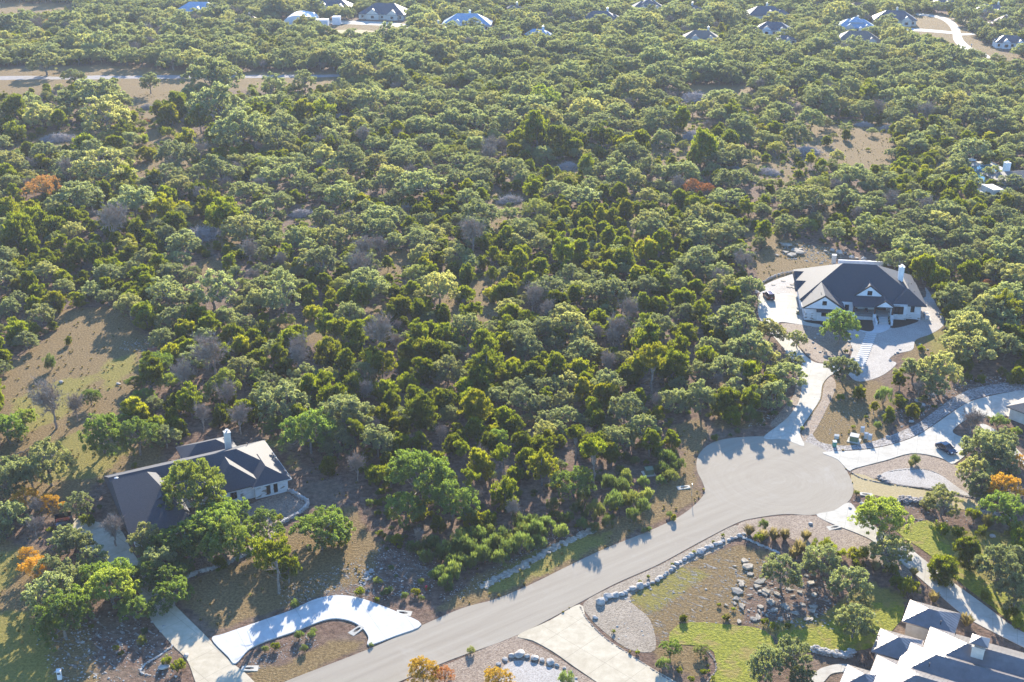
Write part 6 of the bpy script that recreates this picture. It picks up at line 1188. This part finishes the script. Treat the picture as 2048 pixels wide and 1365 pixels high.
for key, L in groups.items():
    L.sort(key=lambda i: i['px'])
    for k, it in enumerate(L):
        s_, d, z = key; base = (s_ + ' ' + d).strip()
        if len(L) == 1: it['lab'] = base + ' ' + z
        else: it['lab'] = base + ' ' + z + ', ' + ((ORD[k] if k < len(L) - 1 or len(L) > 3 else 'last') + ' from left' if k else 'leftmost') + ('' if len(L) < 2 else '')
        if it['lab'].endswith('last from left'): it['lab'] = it['lab'].replace('last from left', 'rightmost')
        if len(it['lab'].split()) > 16: it['lab'] = it['lab'].replace('rounded bright green', 'bushy' if s_ else 'rounded').replace('in woods', 'woods').replace(' the ', ' ')
GRP = {'o': 'live oaks of the woodland', 'j': 'junipers of the woodland', 'b': 'leafless trees', 'a': 'autumn coloured trees', 's': 'small garden shrubs', 'w': 'feathery roadside shrubs', 't': 'ornamental grass clumps', 'p': 'brush piles in the woods'}
for it in indiv:
    nm, cat, hf, _, parts = KIND[it['c']]; pr = random.choice(PR[it['c']]); s = it['D'] / pr[2]; zs = s * (random.uniform(1.0, 1.3) if it['py'] > 560 and it['c'] != 'j' else random.uniform(.88, 1.12))
    if it['c'] in 'oy' and it['D'] > 11: zs *= .85
    rz = random.uniform(0, 6.283); loc = (it['x'], it['y'], 0)
    if parts[1] is None:
        o = link(bpy.data.objects.new(nm, pr[0])); o.location = loc; o.rotation_euler.z = rz; o.scale = (s, s, zs)
    else:
        o = empty(nm, loc, rz); o.scale = (s, s, zs)
        a = link(bpy.data.objects.new(parts[0], pr[0])); a.parent = o; b_ = link(bpy.data.objects.new(parts[1], pr[1])); b_.parent = o
    tag(o, it['lab'], cat, GRP[fam(it['c'])])
# -------- the rest of the wood : one object per kind, instancing the same trees --------
def proto_pair(pr):
    """crown and trunk joined in one mesh (two materials) for the distant wood"""
    key = pr[0].name
    if key in PP: return PP[key]
    bm = bmesh.new(); bm.from_mesh(pr[0]); n0 = len(bm.faces)
    if pr[1]: bm.from_mesh(pr[1])
    bm.faces.ensure_lookup_table()
    for i in range(n0, len(bm.faces)): bm.faces[i].material_index = 1
    me = bpy.data.meshes.new('tree'); bm.to_mesh(me); bm.free(); me.materials.append(pr[0].materials[0]); me.materials.append(pr[1].materials[0] if pr[1] else pr[0].materials[0]); PP[key] = me; return me
PP = {}
def scatter(name, protos, pts, label=None):
    """pts rows: x,y,z, rot, sx, sz, idx"""
    a = np.array(pts, float); me = bpy.data.meshes.new(name); me.vertices.add(len(a)); me.vertices.foreach_set('co', a[:, :3].astype(np.float32).ravel())
    for nm, col in (('rot', 3), ('sx', 4), ('sz', 5)):
        at = me.attributes.new(nm, 'FLOAT', 'POINT'); at.data.foreach_set('value', a[:, col].astype(np.float32))
    at = me.attributes.new('idx', 'INT', 'POINT'); at.data.foreach_set('value', a[:, 6].astype(np.int32))
    o = link(bpy.data.objects.new(name, me)); o['kind'] = 'stuff'
    g = bpy.data.node_groups.new(name, 'GeometryNodeTree'); g.interface.new_socket('Geometry', in_out='INPUT', socket_type='NodeSocketGeometry'); g.interface.new_socket('Geometry', in_out='OUTPUT', socket_type='NodeSocketGeometry')
    gi = g.nodes.new('NodeGroupInput'); go_ = g.nodes.new('NodeGroupOutput'); ip = g.nodes.new('GeometryNodeInstanceOnPoints'); jn = g.nodes.new('GeometryNodeJoinGeometry'); Lk = g.links.new
    objs = []
    for m_ in protos: objs.append(bpy.data.objects.new('tree_shape', m_))
    for ob in reversed(objs):
        oi = g.nodes.new('GeometryNodeObjectInfo'); oi.inputs[0].default_value = ob; gt_ = g.nodes.new('GeometryNodeGeometryToInstance'); Lk(oi.outputs['Geometry'], gt_.inputs[0]); Lk(gt_.outputs[0], jn.inputs[0])
    def at_(nm, ty='FLOAT'):
        q = g.nodes.new('GeometryNodeInputNamedAttribute'); q.data_type = ty; q.inputs[0].default_value = nm; return q.outputs[0]
    cr = g.nodes.new('ShaderNodeCombineXYZ'); Lk(at_('rot'), cr.inputs[2]); cs = g.nodes.new('ShaderNodeCombineXYZ'); sx = at_('sx'); Lk(sx, cs.inputs[0]); Lk(sx, cs.inputs[1]); Lk(at_('sz'), cs.inputs[2])
    ip.inputs['Pick Instance'].default_value = True; Lk(at_('idx', 'INT'), ip.inputs['Instance Index']); Lk(cr.outputs[0], ip.inputs['Rotation']); Lk(cs.outputs[0], ip.inputs['Scale'])
    Lk(gi.outputs[0], ip.inputs['Points']); Lk(jn.outputs[0], ip.inputs['Instance']); Lk(ip.outputs[0], go_.inputs[0])
    md = o.modifiers.new('scatter', 'NODES'); md.node_group = g; return o
rb = {}
for it in rest: rb.setdefault(fam(it['c']) if fam(it['c']) != 'o' else it['c'], []).append(it)
NM = {'o': 'live_oak_woodland', 'g': 'live_oak_woodland', 'y': 'live_oak_woodland', 'j': 'juniper_thicket', 'b': 'bare_trees', 's': 'undergrowth', 'a': 'autumn_trees', 'w': 'undergrowth', 'p': 'brush', 't': 'undergrowth'}
for c, L in rb.items():
    prs = PR[c] if c in PR else PR['o']; pts = []
    for it in L:
        i = random.randrange(len(prs)); s = it['D'] / prs[i][2]; pts.append((it['x'], it['y'], 0, random.uniform(0, 6.28), s, s * random.uniform(.85, 1.15), i))
    scatter(NM[c], [proto_pair(q) for q in prs], pts)
# undergrowth : small junipers and dry tufts between the trees, too many to count
pts = []; tries = 0
XS = rng.random(30000); YS = rng.random(30000)
y_ = 150 + 420 * YS ** .8; h_ = (y_ * CC + CH * CS) * 1080 / CF; x_ = (XS * 2 - 1) * h_; dq = y_ * CC + CH * CS; pxq = x_ / dq * CF + 1024; pyq = 682.5 - (y_ * CS - CH * CC) / dq * CF
bad = np.zeros(len(x_), bool)
for p_ in SHEETS + [[(960, 1320), (1480, 1030), (1720, 1020), (1990, 900), (2140, 800), (2140, 1500), (560, 1500), (700, 1290)], [(1500, 560), (1640, 540), (1870, 560), (1900, 640), (1800, 760), (1640, 900), (1500, 640)], [(200, 960), (470, 850), (590, 930), (640, 1020), (540, 1140), (240, 1120)]]: bad |= inpoly(pxq, pyq, p_)
dryq = soft(pxq, pyq, DRY[:14], 3) > .3
for k in np.nonzero(~bad)[0][:11000]:
    if blocked('s', x_[k], y_[k], 1): continue
    v = fnoise(x_[k], y_[k], 7, 2.0)
    if dryq[k] or (v > .1): i, s = 5 + k % 2, random.uniform(.25, .6)
    elif k % 3 == 0: i, s = k % 3, random.uniform(.3, .8)
    else: i, s = 3 + k % 2, random.uniform(.3, .8)
    pts.append((x_[k], y_[k], 0, random.uniform(0, 6.28), s, s * random.uniform(.7, 1.2), i))
scatter('undergrowth', [proto_pair(q) for q in PR['s']] + [proto_pair(q) for q in PR['w'][:2]] + [proto_pair(q) for q in PR['t']], pts)
# -------- air --------
hz = MB(); hz.box(-1500, 1500, -60, 1900, -1.3, 124); ho = hz.build('haze', []); ho['kind'] = 'stuff'
m, n, out = nodes('haze'); pv = n.nodes.new('ShaderNodeVolumePrincipled'); pv.inputs['Color'].default_value = (0.93, 0.95, 1.0, 1); pv.inputs['Density'].default_value = 0.00011; pv.inputs['Anisotropy'].default_value = 0.0
n.links.new(pv.outputs[0], out.inputs['Volume']); ho.data.materials.append(m)
